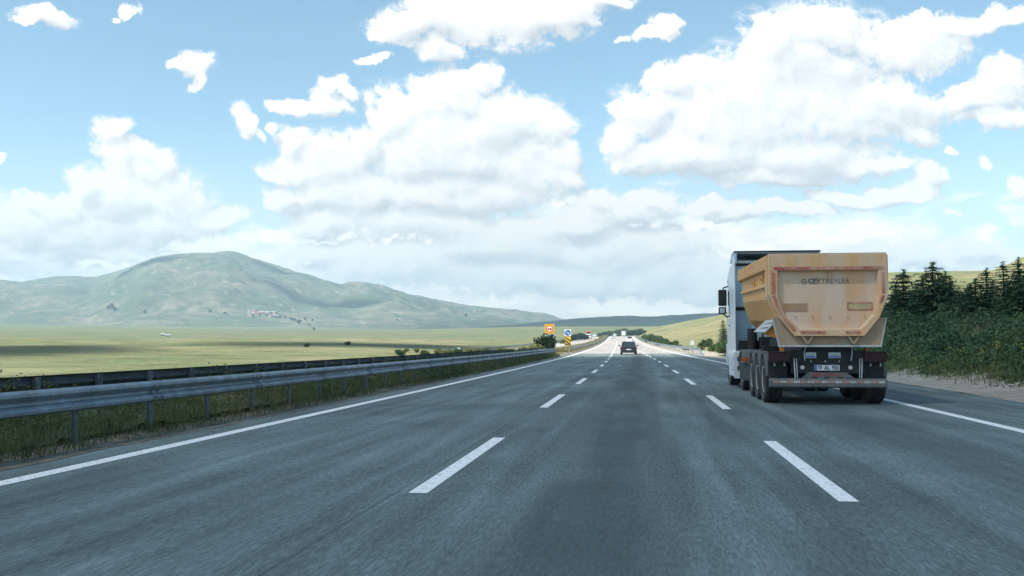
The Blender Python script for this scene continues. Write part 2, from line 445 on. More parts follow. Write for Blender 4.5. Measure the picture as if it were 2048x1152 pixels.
def asphalt(name, col, wear=1.0):
    m, N, b, o = new_mat(name); P = pos(N)
    n1 = N.noise(P, 0.22, 5, 0.6, 0.3)                                   # broad patches
    st = N.vec('MULTIPLY', P, (1.0, 0.045, 1.0)); n2 = N.noise(st, 3.2, 4, 0.6)     # wear drawn out along the lanes
    st2 = N.vec('MULTIPLY', P, (1.0, 0.16, 1.0)); n3 = N.noise(st2, 38.0, 3, 0.7)
    n4 = N.noise(P, 70.0, 3, 0.75)                                        # stones
    sx = N.n('ShaderNodeSeparateXYZ'); N.put(sx.inputs[0], P)
    wob = N.math('MULTIPLY', N.math('SUBTRACT', n1.outputs[0], 0.5), 0.7)
    # polished wheel tracks, one pair per lane of 3.7 m
    lane = N.math('SUBTRACT', N.math('MULTIPLY', N.math('FRACT', N.math('DIVIDE', N.math('ADD', N.math('ADD', sx.outputs[0], wob), 1.95 + 37.0), 3.7)), 3.7), 1.85)
    track = N.rng(N.math('ABSOLUTE', N.math('SUBTRACT', N.math('ABSOLUTE', lane), 0.86)), 0.5, 0.05)
    v = N.math('ADD', N.math('MULTIPLY', n1.outputs[0], 0.22), N.math('MULTIPLY', n2.outputs[0], 0.22))
    v = N.math('ADD', v, N.math('ADD', N.math('MULTIPLY', n3.outputs[0], 0.30), N.math('MULTIPLY', n4.outputs[0], 0.26)))
    v = N.math('ADD', v, N.math('MULTIPLY', track, 0.018 * wear))
    lo = tuple(q * 0.34 for q in col); hi = tuple(q * 1.95 for q in col)
    c = N.ramp(v, [(0.39, lo), (0.5, col), (0.61, hi)])
    # rubber and oil drips down the middle lane, a little left of its centre
    n5 = N.noise(N.vec('MULTIPLY', P, (1.0, 0.16, 1.0)), 0.9, 4, 0.6)
    cx = N.math('ADD', sx.outputs[0], N.math('MULTIPLY', N.math('SUBTRACT', n5.outputs[0], 0.5), 1.6))
    band = N.math('MULTIPLY', N.rng(N.math('ABSOLUTE', N.math('ADD', cx, 0.42)), 1.15, 0.1), N.rng(n1.outputs[0], 0.30, 0.60))
    band2 = N.math('MULTIPLY', N.rng(N.math('ABSOLUTE', N.math('SUBTRACT', cx, 1.2)), 0.5, 0.1), N.rng(n5.outputs[0], 0.35, 0.7, 0, 0.7))
    band3 = N.math('MULTIPLY', N.rng(N.math('ABSOLUTE', N.math('SUBTRACT', cx, 3.8)), 1.2, 0.1), 0.4)
    band = N.math('MULTIPLY', N.math('ADD', N.math('ADD', band, band2), band3, clamp=True), 0.74 * wear)
    c = N.mix(band, c, tuple(q * 0.40 for q in col) + (1,))
    # paving joints between the lanes, and sealed cracks
    jt = N.rng(N.math('ABSOLUTE', N.math('ADD', N.math('ADD', sx.outputs[0], N.math('MULTIPLY', n3.outputs[0], 0.02)), 2.18)), 0.022, 0.008)
    jt = N.math('MAXIMUM', jt, N.rng(N.math('ABSOLUTE', N.math('SUBTRACT', sx.outputs[0], 6.15)), 0.02, 0.008))
    c = N.mix(N.math('MULTIPLY', jt, 0.45 * wear), c, tuple(q * 0.30 for q in col) + (1,))
    N.put(b.inputs['Base Color'], c); b.inputs['Roughness'].default_value = 0.85; b.inputs['Specular IOR Level'].default_value = 0.3
    bp = N.n('ShaderNodeBump'); bp.inputs['Strength'].default_value = 0.6; bp.inputs['Distance'].default_value = 0.012
    N.put(bp.inputs['Height'], N.math('ADD', n4.outputs[0], n3.outputs[0])); N.put(b.inputs['Normal'], bp.outputs[0])
    return m


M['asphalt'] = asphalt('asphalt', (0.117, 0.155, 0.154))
M['asphalt_sunlit'] = asphalt('sunlit_asphalt', (0.32, 0.295, 0.27), 0.3)  # sunlight on the far carriageways put into a paler asphalt colour


def paint_mat():
    m, N, b, o = new_mat('road_paint'); P = pos(N)
    n = N.noise(P, 14.0, 6, 0.75); n2 = N.noise(N.vec('MULTIPLY', P, (1, 0.25, 1)), 3.0, 5, 0.65)
    c = N.mix(N.rng(n.outputs[0], 0.53, 0.62), (0.86, 0.85, 0.82, 1), (0.42, 0.44, 0.44, 1))
    c = N.mix(N.math('MULTIPLY', N.rng(n2.outputs[0], 0.5, 0.75), 0.45), c, (0.66, 0.66, 0.64, 1))
    N.put(b.inputs['Base Color'], c); b.inputs['Roughness'].default_value = 0.75
    return m


M['paint'] = paint_mat()
M['gravel'] = land_mat('pale_gravel', (0.34, 0.31, 0.26), (0.42, 0.375, 0.31), (0.24, 0.22, 0.18), 0.5, 4.0)
M['dirt'] = land_mat('verge_dirt', (0.16, 0.145, 0.115), (0.26, 0.235, 0.19), (0.09, 0.09, 0.06), 0.5, 4.0)

# ground sheet ------------------------------------------------------------
az = np.radians(np.concatenate([np.arange(-180, -48, 3.0), np.arange(-48, 38, 0.16), np.arange(38, 180.1, 3.0)]))
rr = np.concatenate([[0.3, 1.2], np.geomspace(2.2, 4700, 330)])
v, f = polar_sheet(az, rr, ground_z)
tag(link('ground', mesh_np('ground', v, f, M['field'], True)), 'rolling pale green and straw coloured grass fields', kind='structure')


def ridge(name, table, m, span, prof_front, back, rough, seed, base_drop=3.0, dx=2.2, label=None):
    """a hill: crest line given as (column x, crest y, distance, foot distance); front and back slopes with relief"""
    T = np.array(table, float); xs = np.arange(span[0], span[1] + 0.1, dx)
    yc = np.interp(xs, T[:, 0], T[:, 1]); D = np.interp(xs, T[:, 0], T[:, 2]); D0 = np.interp(xs, T[:, 0], T[:, 3])
    k = np.exp(-np.linspace(-2, 2, 9) ** 2); k /= k.sum()
    yc, D, D0 = [np.convolve(np.pad(q, 4, mode='edge'), k, 'valid') for q in (yc, D, D0)]
    tt = np.concatenate([np.linspace(0, 1, 110), 1 + np.linspace(0.02, 1, 30)])
    rays = np.array([px_ray(x, 685) for x in xs]); hd = rays[:, :2] / np.linalg.norm(rays[:, :2], axis=1)[:, None]
    slope = np.array([px_ray(x, y)[2] / np.linalg.norm(px_ray(x, y)[:2]) for x, y in zip(xs, yc)])
    zc = EYE + slope * D
    rad = np.where(tt[None] <= 1, D0[:, None] + (D - D0)[:, None] * tt[None], D[:, None] * (1 + (tt[None] - 1) * back))
    X = hd[:, 0:1] * rad; Y = hd[:, 1:2] * rad; zb = ground_z(X, Y) - base_drop
    w = np.where(tt[None] <= 1, prof_front(np.clip(tt, 0, 1))[None], np.cos((tt[None] - 1) * math.pi / 2) ** 2)
    zb0 = np.minimum(zb, zc[:, None] - 1)
    Z = zb0 + (zc[:, None] - zb0) * w
    amp, sc = rough
    rel = (fbm(X / sc, Y / sc, 6, seed, 0.52) - 0.5) * 2
    gull = -np.abs(fbm(X / (sc * 0.6), Y / (sc * 0.6), 4, seed + 40) - 0.5) * 2
    q_ = np.clip(tt, 0, 1); env = np.where(tt[None] <= 1, np.minimum(1, q_ * (1 - q_) ** 1.2 * 4.2 + 0.015)[None], 0.3)
    Z = Z + amp * (rel * 0.7 + gull * 0.95 + 0.28) * env * np.minimum(1, (zc[:, None] - zb0) / 30)
    v = np.stack([X, Y, Z], -1).reshape(-1, 3)
    return tag(link(name, mesh_np(name, v, grid_faces(len(xs), len(tt))[:, ::-1], m, True)), label, kind='structure')


ridge('mountain', [(-900,640,3900,2300),(-500,600,3700,2300),(-250,575,3600,2200),(0,566,3600,2100),(40,571,3600,2100),(75,563,3600,2100),(110,557,3600,2100),(150,556,3600,2100),(178,557,3600,2100),(200,555,3500,2000),(250,536,3400,1900),(280,524,3300,1850),(310,513,3300,1850),(345,508,3300,1850),(400,505,3300,1850),(425,506,3300,1850),(455,504,3300,1850),(480,511,3300,1850),(500,519,3300,1850),
      (550,533,3300,1850),(590,546,3300,1850),(635,557,3300,1850),(680,570,3300,1900),(740,580,3300,1900),(800,591,3300,1950),(860,602,3350,2000),(960,618,3400,2100),(1060,630,3500,2200),(1135,642,3600,2300),(1240,652,3700,2500),(1340,664,3700,2600)],
      M['mountain'], (-900, 1340), lambda t: 0.5 * t ** 1.0 + 0.5 * (t * t * (3 - 2 * t)), 0.2, (62, 380), 11,
      label='broad bare mountain with rocky green slopes beyond the fields')
ridge('ridge', [(880,668,2300,1500),(1000,655,2300,1500),(1060,648,2300,1500),(1130,643,2300,1500),(1200,638.5,2300,1500),(1250,637,2300,1500),(1300,639,2300,1500),(1420,633,2250,1500),(1500,628,2200,1500),(1640,622,2200,1500),(1800,620,2200,1500),(2100,610,2200,1500)],
      M['ridge'], (880, 2100), lambda t: np.sin(t * math.pi / 2) ** 0.8, 0.5, (14, 260), 21, label='long low dark green ridge across the end of the valley')
HILL = [(1225,670,950,620),(1250,663,900,560),(1290,657.5,820,430),(1340,649,740,300),(1380,641,680,220),(1440,630,600,150),(1500,616,540,120),(1600,590,480,90),(1700,558,440,75),(1775,545,420,66),(1860,543,410,60),(1985,541,390,52),(2010,533,370,50),(2048,515,340,48),(2120,490,330,46),(2300,455,320,44),(2800,430,320,42),(3600,480,320,42)]
ridge('hill', HILL, M['hill'], (1225, 3600), lambda t: 0.62 * t + 0.38 * t ** 2, 0.9, (3.2, 60), 33, 1.2, label='sunlit grassy hillside rising behind the conifers')

# ---------------------------------------------------------------- roads
YS = np.concatenate([np.arange(-60, 120, 3.0), np.arange(120, 781, 8.0)])


def strip(name, x0, x1, m, dz, ys=YS, nx=1, parent=None):
    ys = np.asarray(ys, float); a = x0(ys) if callable(x0) else np.full_like(ys, x0); b = x1(ys) if callable(x1) else np.full_like(ys, x1)
    t = np.linspace(0, 1, nx + 1); X = road_x(ys)[:, None] + a[:, None] + (b - a)[:, None] * t[None]
    Y = np.repeat(ys[:, None], nx + 1, 1); Z = np.repeat((road_z(ys) + dz)[:, None], nx + 1, 1)
    return link(name, mesh_np(name, np.stack([X, Y, Z], -1).reshape(-1, 3), grid_faces(len(ys), nx + 1)[:, ::-1], m), parent)


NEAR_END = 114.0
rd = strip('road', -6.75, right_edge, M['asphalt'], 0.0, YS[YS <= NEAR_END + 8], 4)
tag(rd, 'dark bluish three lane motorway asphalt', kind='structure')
rf_ = strip('road', -6.75, right_edge, M['asphalt_sunlit'], -0.004, YS[YS >= NEAR_END - 4], 4)
tag(rf_, 'motorway surface climbing to the crest, coloured pale for sunlight', kind='structure')
ro = strip('opposite_road', -23.2, -11.3, M['asphalt_sunlit'], -0.34, YS, 4); tag(ro, 'pale opposite carriageway', kind='structure')
strip('edge_line', -6.12, -5.90, M['paint'], 0.005, YS, 1, rd); strip('edge_line', 5.64, 5.85, M['paint'], 0.005, YS, 1, rd)
strip('edge_line', -22.2, -22.0, M['paint'], -0.335, YS, 1, ro); strip('edge_line', -12.5, -12.3, M['paint'], -0.335, YS, 1, ro)
for x in (-1.95, 1.755):
    for k in range(-2, 34):
        y0 = 8.75 + 11.75 * k
        strip('lane_dash', x - 0.085, x + 0.085, M['paint'], 0.005, np.linspace(y0, y0 + 5.2, 4), 1, rd)


def wavy(x, a, s, seed): return lambda ys: x + (right_edge(ys) if x > 0 else 0) + a * (fbm(np.asarray(ys) / s, np.asarray(ys) * 0 + seed, 4, seed) - 0.5)


yv = np.arange(-20, 320, 0.35)
vg = strip('gravel_verge', lambda y: right_edge(y) - 0.02 + 0.25 * (fbm(y / 1.3, y * 0, 4, 3) - 0.5), lambda y: right_edge(y) + 3.0 + 0.9 * (fbm(y / 4, y * 0, 4, 5) - 0.5), M['gravel'], 0.02, yv, 10)
for q in vg.data.vertices:
    q.co.z = max(q.co.z - 0.014, float(ground_z(q.co.x, q.co.y)) + 0.035 + 0.05 * float(fbm(q.co.x * 2.5, q.co.y * 2.5, 3, 8)))
tag(vg, 'pale sandy gravel strip beside the hard shoulder', kind='structure')
vd = strip('dirt_verge', lambda y: -7.6 + 0 * y, lambda y: -6.62 + 0.22 * (fbm(y / 1.1, y * 0, 4, 13) - 0.5), M['dirt'], 0.006, np.arange(-20, 300, 0.3), 4)
for q in vd.data.vertices: q.co.z = max(q.co.z, float(ground_z(q.co.x, q.co.y)) + 0.02)
tag(vd, 'dusty dirt edge under the guardrail', kind='structure')

# ---------------------------------------------------------------- guardrails
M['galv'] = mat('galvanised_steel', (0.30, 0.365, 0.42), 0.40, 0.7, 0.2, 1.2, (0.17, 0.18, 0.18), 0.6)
M['galv_back'] = mat('dark_rail_steel', (0.085, 0.105, 0.115), 0.65, 0.3, 0.25, 2.0, (0.06, 0.06, 0.055), 0.6)  # darker steel than the other barriers
M['galv_lap'] = mat('galvanised_lap', (0.25, 0.30, 0.345), 0.45, 0.7, 0.2, 3.0, (0.15, 0.15, 0.14), 0.6)
M['galv_post'] = mat('weathered_post_steel', (0.17, 0.20, 0.22), 0.6, 0.4, 0.2, 5.0, (0.11, 0.11, 0.10), 0.5)
WBEAM = [(0.0, .455), (.03, .458), (.078, .488), (.083, .525), (.060, .560), (.006, .592), (.0, .611), (.006, .630), (.060, .662), (.083, .697), (.078, .732), (.03, .762), (0.0, .765)]


def guardrail(path, label, posts, group, side=1, mtl='galv'):
    """path: list of (x, y, z) along the rail's back; W beam bulging to the right of travel when side=1"""
    P = np.array(path, float); d = np.gradient(P[:, :2], axis=0); d /= np.linalg.norm(d, axis=1)[:, None]; nrm = np.stack([d[:, 1], -d[:, 0]], 1) * side
    root = empty('guardrail', P[0], 0, label, 'guardrail', group); o = P[0]
    prof = WBEAM + [(u - 0.006, z) for u, z in WBEAM[::-1]]
    b = MB(); b.loft([[(p[0] - o[0] + n[0] * u, p[1] - o[1] + n[1] * u, p[2] - o[2] + z) for u, z in prof] for p, n in zip(P, nrm)])
    b.build('beam', M[mtl], root, smooth=True)
    if P[0][1] < 20:                                                    # lapped joints with their bolts
        sm_ = MB(); sm_.loft([[(u + e, t, z) for u, z, e in [(u, z, .007) for u, z in WBEAM] + [(u, z, .001) for u, z in WBEAM[::-1]]] for t in (-.16, .16)])
        for t in (-.1, .1):
            for z, u in ((.53, .088), (.69, .088), (.611, .006)): sm_.tube((u, t, z), (u + .02, t, z), .016, 6)
        q = None
        for i in range(1, len(P) - 1, 2):
            if q is None: q = sm_.build('splice', M['galv_lap'], root)
            else:
                q = q.copy(); COL.objects.link(q); q.parent = root
            q.location = P[i] - o; q.rotation_euler = (0, 0, math.atan2(nrm[i][1], nrm[i][0]))
    pm = MB().box((-0.05, -0.035, -0.1), (0.0, 0.035, .74)).box((-0.05, -0.07, -0.1), (-0.042, 0.07, .74)).box((0.0, -0.05, .52), (0.03, 0.05, .70))
    first = None
    for i in posts:
        ang = math.atan2(nrm[i][1], nrm[i][0])
        if first is None:
            first = pm.build('post', M['galv_post'], root); q = first
        else:
            q = first.copy(); COL.objects.link(q); q.parent = root
        q.location = P[i] - o - np.array([nrm[i][0] * .03, nrm[i][1] * .03, 0]); q.rotation_euler = (0, 0, ang)
    return root


def rail_pts(off, y0, y1, step=2.0, dz=0.0):
    ys = np.arange(y0, y1 + 0.01, step); return [(float(road_x(y)) + off, float(y), float(road_z(y)) + dz) for y in ys]


left = rail_pts(-7.23, -7.8, 97.2)
cx, cy = left[-1][0] - 1.55, left[-1][1]
nose = [(cx + 1.55 * math.cos(t), cy + 2.4 * math.sin(t), 0) for t in np.linspace(0.25, math.pi - 0.25, 9)]
back = [(float(road_x(y)) - 10.33, float(y), 0.0) for y in np.arange(97.2, 91, -2.0)]
guardrail(left + nose + back, 'long grey steel crash barrier beside the fast lane ending in a rounded nose', list(range(0, len(left))) + [len(left) + 3, len(left) + 6], 'steel guardrails along the motorway')
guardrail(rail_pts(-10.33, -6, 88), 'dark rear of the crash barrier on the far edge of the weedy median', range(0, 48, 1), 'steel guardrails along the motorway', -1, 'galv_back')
guardrail(rail_pts(-7.3, 128, 560, 6.0), 'thin bright crash barrier curving uphill along the dry grass median', range(0, 72, 1), 'steel guardrails along the motorway')
rt = rail_pts(7.55, 112, 560, 4.0)
term = [(rt[0][0] + 0.15, 104.5, -0.62), (rt[0][0] + 0.08, 106, -0.42), (rt[0][0] + 0.03, 109, -0.08)]
guardrail(term + rt, 'crash barrier with a sloping ground-anchored end on the hard shoulder side', range(2, 100, 1), 'steel guardrails along the motorway', -1)
guardrail(rail_pts(-24.0, 150, 560, 6.0, -0.35), 'pale crash barrier on the outer edge of the opposite carriageway', range(0, 68, 1), 'steel guardrails along the motorway')

# ---------------------------------------------------------------- vegetation
NPR = np.random.default_rng(7)
M['conifer'] = foliage('conifer_needles', [(0.020, 0.052, 0.026), (0.042, 0.092, 0.042), (0.085, 0.14, 0.058)], 1.1, 0.15, 8)
M['scrub'] = foliage('bank_scrub', [(0.014, 0.042, 0.024), (0.040, 0.090, 0.042), (0.095, 0.145, 0.055), (0.17, 0.155, 0.08)], 0.55, 0.22, 5)
M['leaf'] = foliage('shrub_leaves', [(0.030, 0.068, 0.022), (0.065, 0.115, 0.032), (0.12, 0.16, 0.05)], 0.9, 0.3, 5)
M['leaf_dark'] = foliage('dark_shrub_leaves', [(0.010, 0.026, 0.012), (0.020, 0.042, 0.018), (0.035, 0.06, 0.022)], 0.9, 0.2, 5)
M['leaf_pale'] = foliage('pale_weeds', [(0.09, 0.12, 0.035), (0.16, 0.18, 0.06), (0.22, 0.22, 0.09)], 0.9, 0.3, 5)
M['weed'] = foliage('median_weeds', [(0.030, 0.056, 0.022), (0.065, 0.10, 0.036), (0.12, 0.14, 0.05), (0.26, 0.19, 0.10)], 0.35, 0.3, 3)
M['dry'] = foliage('dry_grass', [(0.16, 0.16, 0.06), (0.25, 0.22, 0.10), (0.36, 0.30, 0.16)], 0.15, 0.3, 1.5)
M['bark'] = mat('bark', (0.055, 0.042, 0.032), 0.9, 0, 0.3, 20)
M['flower'] = foliage('yellow_flowers', [(0.45, 0.36, 0.03), (0.6, 0.5, 0.05)], 2.0, 0.2)


def leaf_cards(c, size, aspect=0.5, up=0.0, rng=NPR):
    """one bent leaf quad per centre; up biases the leaves to lie flat"""
    n = len(c); a = rng.normal(size=(n, 3)); a[:, 2] *= 1 - up; a /= np.linalg.norm(a, axis=1)[:, None]
    b = rng.normal(size=(n, 3)); b[:, 2] *= 1 - up; b -= a * (a * b).sum(1)[:, None]; b /= np.linalg.norm(b, axis=1)[:, None]
    s = (np.asarray(size) * np.ones(n))[:, None]; nn = np.cross(a, b)
    v = np.stack([c - a * s, c + b * s * aspect + nn * s * 0.15, c + a * s, c - b * s * aspect + nn * s * 0.15], 1)
    return v.reshape(-1, 3), np.arange(4 * n).reshape(n, 4)


def conifer_mesh(seed, h=4.0, rad=1.25):
    rng = np.random.default_rng(seed); V = []; nl = 30
    for k in range(nl):
        t = 0.05 + 0.93 * (k + rng.uniform(-.3, .3)) / nl; z = t * h
        L = rad * (1 - t) ** 0.75 * rng.uniform(0.75, 1.15) + 0.06; nb = max(4, int(9 * (1 - t) + 3)); ph = rng.uniform(0, 6.28)
        for j in range(nb):
            an = ph + 2 * math.pi * j / nb + rng.uniform(-.3, .3); l = L * rng.uniform(0.6, 1.2); dirx = np.array([math.cos(an), math.sin(an), 0]); side = np.array([-dirx[1], dirx[0], 0])
            lift = rng.uniform(0.05, 0.32) + 0.3 * t; m = max(3, int(l / 0.09))
            for q in range(m):
                s = (q + 0.6) / m; p = dirx * l * s + np.array([0, 0, z + l * (lift * s - 0.42 * s * s)]); w = 0.20 * (1.1 - s) + 0.05
                for sg in (-1, 1):
                    e = p + side * sg * w * rng.uniform(0.7, 1.3) + dirx * w * 0.6 + np.array([0, 0, rng.uniform(-.08, .03)]); d2 = dirx * 0.035 + np.array([0, 0, rng.uniform(-.03, .03)])
                    V.append([p - d2, p + d2, e])
                e = p + np.array([rng.uniform(-.05, .05), rng.uniform(-.05, .05), rng.uniform(.05, .13)]); V.append([p - side * .03, p + side * .03, e])
    for k in range(26):                                                 # thin leader
        z = h * (0.93 + 0.10 * k / 26); an = rng.uniform(0, 6.28); p = np.array([0, 0, z]); V.append([p, p + [0, 0, .05], p + [math.cos(an) * .11, math.sin(an) * .11, .05]])
    V = np.array(V).reshape(-1, 3); return mesh_np('crown', V, np.arange(len(V)).reshape(-1, 3), M['conifer'])


def trunk_obj(root, h, r, m=None):
    b = MB(); b.loft([[(rr * math.cos(t) + ox, rr * math.sin(t), z) for t in np.linspace(0, 2 * math.pi, 7)[:-1]] for rr, z, ox in ((r * 1.3, -0.25, 0), (r, h * 0.15, 0.01), (r * 0.6, h * 0.55, 0.02), (r * 0.12, h * 0.99, 0))])
    return b.build('trunk', M['bark'], root, smooth=True)


protos = []
for i, (h, rad) in enumerate(((4.2, 1.15), (3.8, 1.45), (4.6, 0.95), (4.0, 1.2), (3.6, 1.6))):
    r = empty('conifer_tree', (0, 0, 0), 0, 'x', 'tree'); link('crown', conifer_mesh(50 + i, h, rad), r); trunk_obj(r, h, 0.07); protos.append((r, h))
used = set()


def place(ps, i, p, h, label, group, rz=None, wide=1.0):
    r, h0 = ps[i]; s = h / h0; rz = random.uniform(0, 6.28) if rz is None else rz
    if i in used_of.setdefault(id(ps), set()): o = dup(r)
    else: used_of[id(ps)].add(i); o = r
    wide = wide * random.uniform(0.82, 1.2); o.location = p; o.rotation_euler = (random.uniform(-.05, .05), random.uniform(-.05, .05), rz); o.scale = (s * wide * random.uniform(.9, 1.1), s * wide, s); o['label'] = label; o['group'] = group
    return o


used_of = {}
random.seed(4)


def at_off(x, d):
    """point on the ground in column x at lateral offset d from the road's line"""
    r = px_ray(x, 685); t = np.linspace(5, 900, 9000); X = r[0] * t; Y = r[1] * t; k = np.argmax(np.abs(np.diff(np.sign(X - road_x(Y) - d))) > 0); return np.array([X[k], Y[k], float(ground_z(X[k], Y[k]))])


TREES = [(1795,568,17.5),(1811,543,17.0),(1828,572,19.0),(1845,561,18.0),(1869,529,17.0),(1884,566,19.5),(1899,546,17.5),(1920,579,16.5),(1938,573,19.0),(1955,561,17.0),(1976,540,17.5),(1992,568,19.0),(2013,527,17.5),(2042,519,17.0),(2070,535,18.5),(2095,505,17.5),(2135,520,18.0),(2180,490,17.0),(2240,505,18.5)]
names = ['short young conifer half hidden by the trailer edge', 'tall slim dark conifer just right of the trailer', 'stunted conifer behind the two tallest near the trailer', 'small pointed conifer between two taller ones', 'tallest conifer in the row, standing clear against the hill', 'low bushy conifer filling the gap after the tallest', 'conifer with a bent feathery leader right of the tallest',
         'short broad conifer in the dip of the row', 'low conifer in the dip of the row, behind the broad one', 'squat conifer with a thin bare stem at its foot', 'narrow steep conifer rising beyond the dip', 'small conifer tucked behind the narrow steep one', 'open-branched conifer with a tiered crown near the frame edge', 'big dense conifer cut by the edge of the photo']
for k, (x, y, d) in enumerate(TREES):
    p = at_off(x, d); top = EYE + px_ray(x, y)[2] * np.hypot(p[0], p[1]) / np.hypot(*px_ray(x, y)[:2])
    place(protos, k % 5, p, max(1.6, top - p[2]), names[k] if k < len(names) else 'young conifer further along the bank, out of view', 'young conifers planted on the roadside bank', wide=1.7)
for k in range(85):                                                     # rows behind and beyond
    Y = random.uniform(30, 108); d = random.uniform(18.5, 24); X = float(road_x(Y)) + d; z = float(ground_z(X, Y))
    place(protos, k % 5, (X, Y, z), random.uniform(2.8, 3.9), 'lower dark conifer in the rows behind the tall roadside ones', 'conifers in the back rows of the planting', wide=1.6)
p = at_off(1448, 13.0); place(protos, 0, p, 3.4, 'lone conifer in the sun just left of the truck cab', 'young conifers planted on the roadside bank', wide=1.3)


def mass(name, xa, xb, ya, yb, n, hfun, size, m, kind, label, cell=0.5, up=0.0, aspect=0.5):
    """continuous low growth: a lumpy body with leaves all over it"""
    ys = np.arange(ya, yb, cell); ds = np.linspace(0, 1, max(4, int((xb - xa) / cell)))
    Yg, Dg = np.meshgrid(ys, ds, indexing='ij'); Xg = road_x(Yg) + (right_edge(Yg) - 8.55 if xa > 0 else 0) + xa + Dg * (xb - xa)
    Zg = ground_z(Xg, Yg) + hfun(Xg, Yg, Dg) * 0.8 - 0.12
    V = [np.stack([Xg, Yg, Zg], -1).reshape(-1, 3)]; Fc = [grid_faces(*Yg.shape)[:, ::-1]]
    # leaves, denser near the camera
    u = NPR.random(n); Y = ya + (yb - ya) * u ** 1.6; D = NPR.random(n); X = road_x(Y) + (right_edge(Y) - 8.55 if xa > 0 else 0) + xa + D * (xb - xa)
    hh = hfun(X, Y, D); Z = ground_z(X, Y) + hh * (0.72 + 0.42 * NPR.random(n) ** 2)
    sz = size * (0.6 + 0.8 * NPR.random(n)) * (1 + Y / 55)
    lv, lf = leaf_cards(np.stack([X, Y, Z], -1), sz, aspect, up)
    V.append(lv); Fc.append(lf + len(V[0]))
    return tag(link(name, mesh_np(name, np.concatenate(V), np.concatenate(Fc), m)), label, kind=kind)


def scrub_h(X, Y, D):
    lump = fbm(X / 1.5, Y / 1.5, 3, 71) ; big = fbm(X / 4.5 + 3, Y / 4.5, 3, 73)
    return (0.12 + 1.25 * lump * sstep(D, 0.0, 0.28) + 2.2 * np.maximum(big - 0.38, 0) * sstep(D, 0.1, 0.4)) * sstep(D + 0.12 * (fbm(Y / 2.2, X * 0, 3, 77) - 0.5), -0.02, 0.10)


mass('undergrowth', 10.1, 25.0, 12, 104, 170000, scrub_h, 0.052, M['scrub'], 'stuff', 'dense dark green scrub covering the roadside bank under the conifers', 0.4)

# shrubs ---------------------------------------------------------------


def shrub_mesh(seed, m, n=1500, size=0.075, tall=1.0, lobes=6):
    rng = np.random.default_rng(seed); P = []
    cs = [(rng.uniform(-.45, .45), rng.uniform(-.45, .45), rng.uniform(.3, .72) * tall, rng.uniform(.22, .42)) for _ in range(lobes)]
    while len(P) < n:
        c = cs[rng.integers(lobes)]; d = rng.normal(size=3); d /= np.linalg.norm(d); r = c[3] * rng.uniform(0.45, 1.05); q = np.array(c[:3]) + d * r * np.array([1, 1, 0.95])
        if q[2] > 0.0: P.append(q)
    v, f = leaf_cards(np.array(P), size * rng.uniform(0.7, 1.3, n), 0.5, 0, rng); return mesh_np('foliage', v, f, m)


def shrub_proto(seed, m, **k):
    r = empty('shrub', (0, 0, 0), 0, 'x', 'shrub'); link('foliage', shrub_mesh(seed, m, **k), r)
    b = MB(); rng = random.Random(seed)
    for _ in range(5):
        a = rng.uniform(0, 6.28); b.tube((0.03 * math.cos(a), 0.03 * math.sin(a), -0.1), (0.3 * math.cos(a), 0.3 * math.sin(a), 0.55), 0.02, 5, 0.008)
    b.build('stem', M['bark'], r); return r


SH = [(shrub_proto(1, M['leaf']), 1.0), (shrub_proto(2, M['leaf'], lobes=8), 1.0), (shrub_proto(3, M['leaf_dark'], lobes=9, n=2200), 1.0), (shrub_proto(4, M['leaf_pale'], tall=0.8), 1.0), (shrub_proto(5, M['leaf'], tall=1.3, n=2000), 1.2)]


def shrub_at(x, y_top, Y_or_d, kind, label, group, mode='d', w=1.0):
    if mode == 'd': p = at_off(x, Y_or_d)
    else:
        r = px_ray(x, 685); t = Y_or_d / r[1]; p = np.array([r[0] * t, Y_or_d, float(ground_z(r[0] * t, Y_or_d))])
    rr = px_ray(x, y_top); top = EYE + rr[2] * np.hypot(p[0], p[1]) / np.hypot(*rr[:2]); h = max(0.5, top - p[2])
    o = place(SH, kind, p - np.array([0, 0, 0.05]), h, label, group); o.scale = (h * w, h * w, h * (1 / SH[kind][1])); return o


GR = 'green shrubs along the right-hand barrier'
for k, (x, y, d, kd, w) in enumerate([(1289,668,13,1,1.3),(1294,671,12.5,0,1.3),(1299,667,13,1,1.3),(1305,668,13.5,0,1.3),(1311,671,13,4,1.2),(1317,673,13,1,1.3),(1323,675,12.5,0,1.3),(1330,678,12.5,1,1.2),(1337,682,12,0,1.2),(1344,681,12,4,1.2),(1352,687,11.5,1,1.3),(1361,688,11.5,0,1.3),(1370,690,11,3,1.3),(1380,691,10.5,3,1.3),(1397,689,11.5,3,1.2),(1403,683,12.5,0,1.1),(1411,677,13,4,1.1),(1419,680,13,1,1.1),(1428,687,12,0,1.2),(1436,684,12.5,1,1.2),(1443,690,11.5,0,1.2),(1452,683,11.5,1,1.2),(1462,678,12.5,0,1.2)]):
    d = 9.3 + 1.2 * (k % 3) * 0.5 if x < 1392 else d - 1.2
    shrub_at(x, y, d, kd, ['leafy green shrub just behind the right barrier, far up the road', 'dusty pale shrub by the start of the right barrier', 'bright green shrub on the sunny verge between barrier and truck'][0 if k < 12 else 1 if k < 15 else 2], GR, w=w)
TG = 'trees clustered where the road meets the crest'
rng = random.Random(12)
for k, (x, y) in enumerate([(1204,665),(1211,663),(1219,661),(1226,660),(1233,659),(1240,657.5),(1247,659),(1253,660),(1259,661),(1264,660),(1270,659),(1275,658),(1281,657),(1285,659),(1289,662),(1297,667)]):
    shrub_at(x, y, rng.uniform(690, 760) if x < 1262 else rng.uniform(560, 640), rng.choice([2, 4, 2, 0]), 'distant dark green bushy tree on the left of the crest' if x < 1250 else 'distant dark green bushy tree on the right of the crest', TG, 'Y', 1.0)
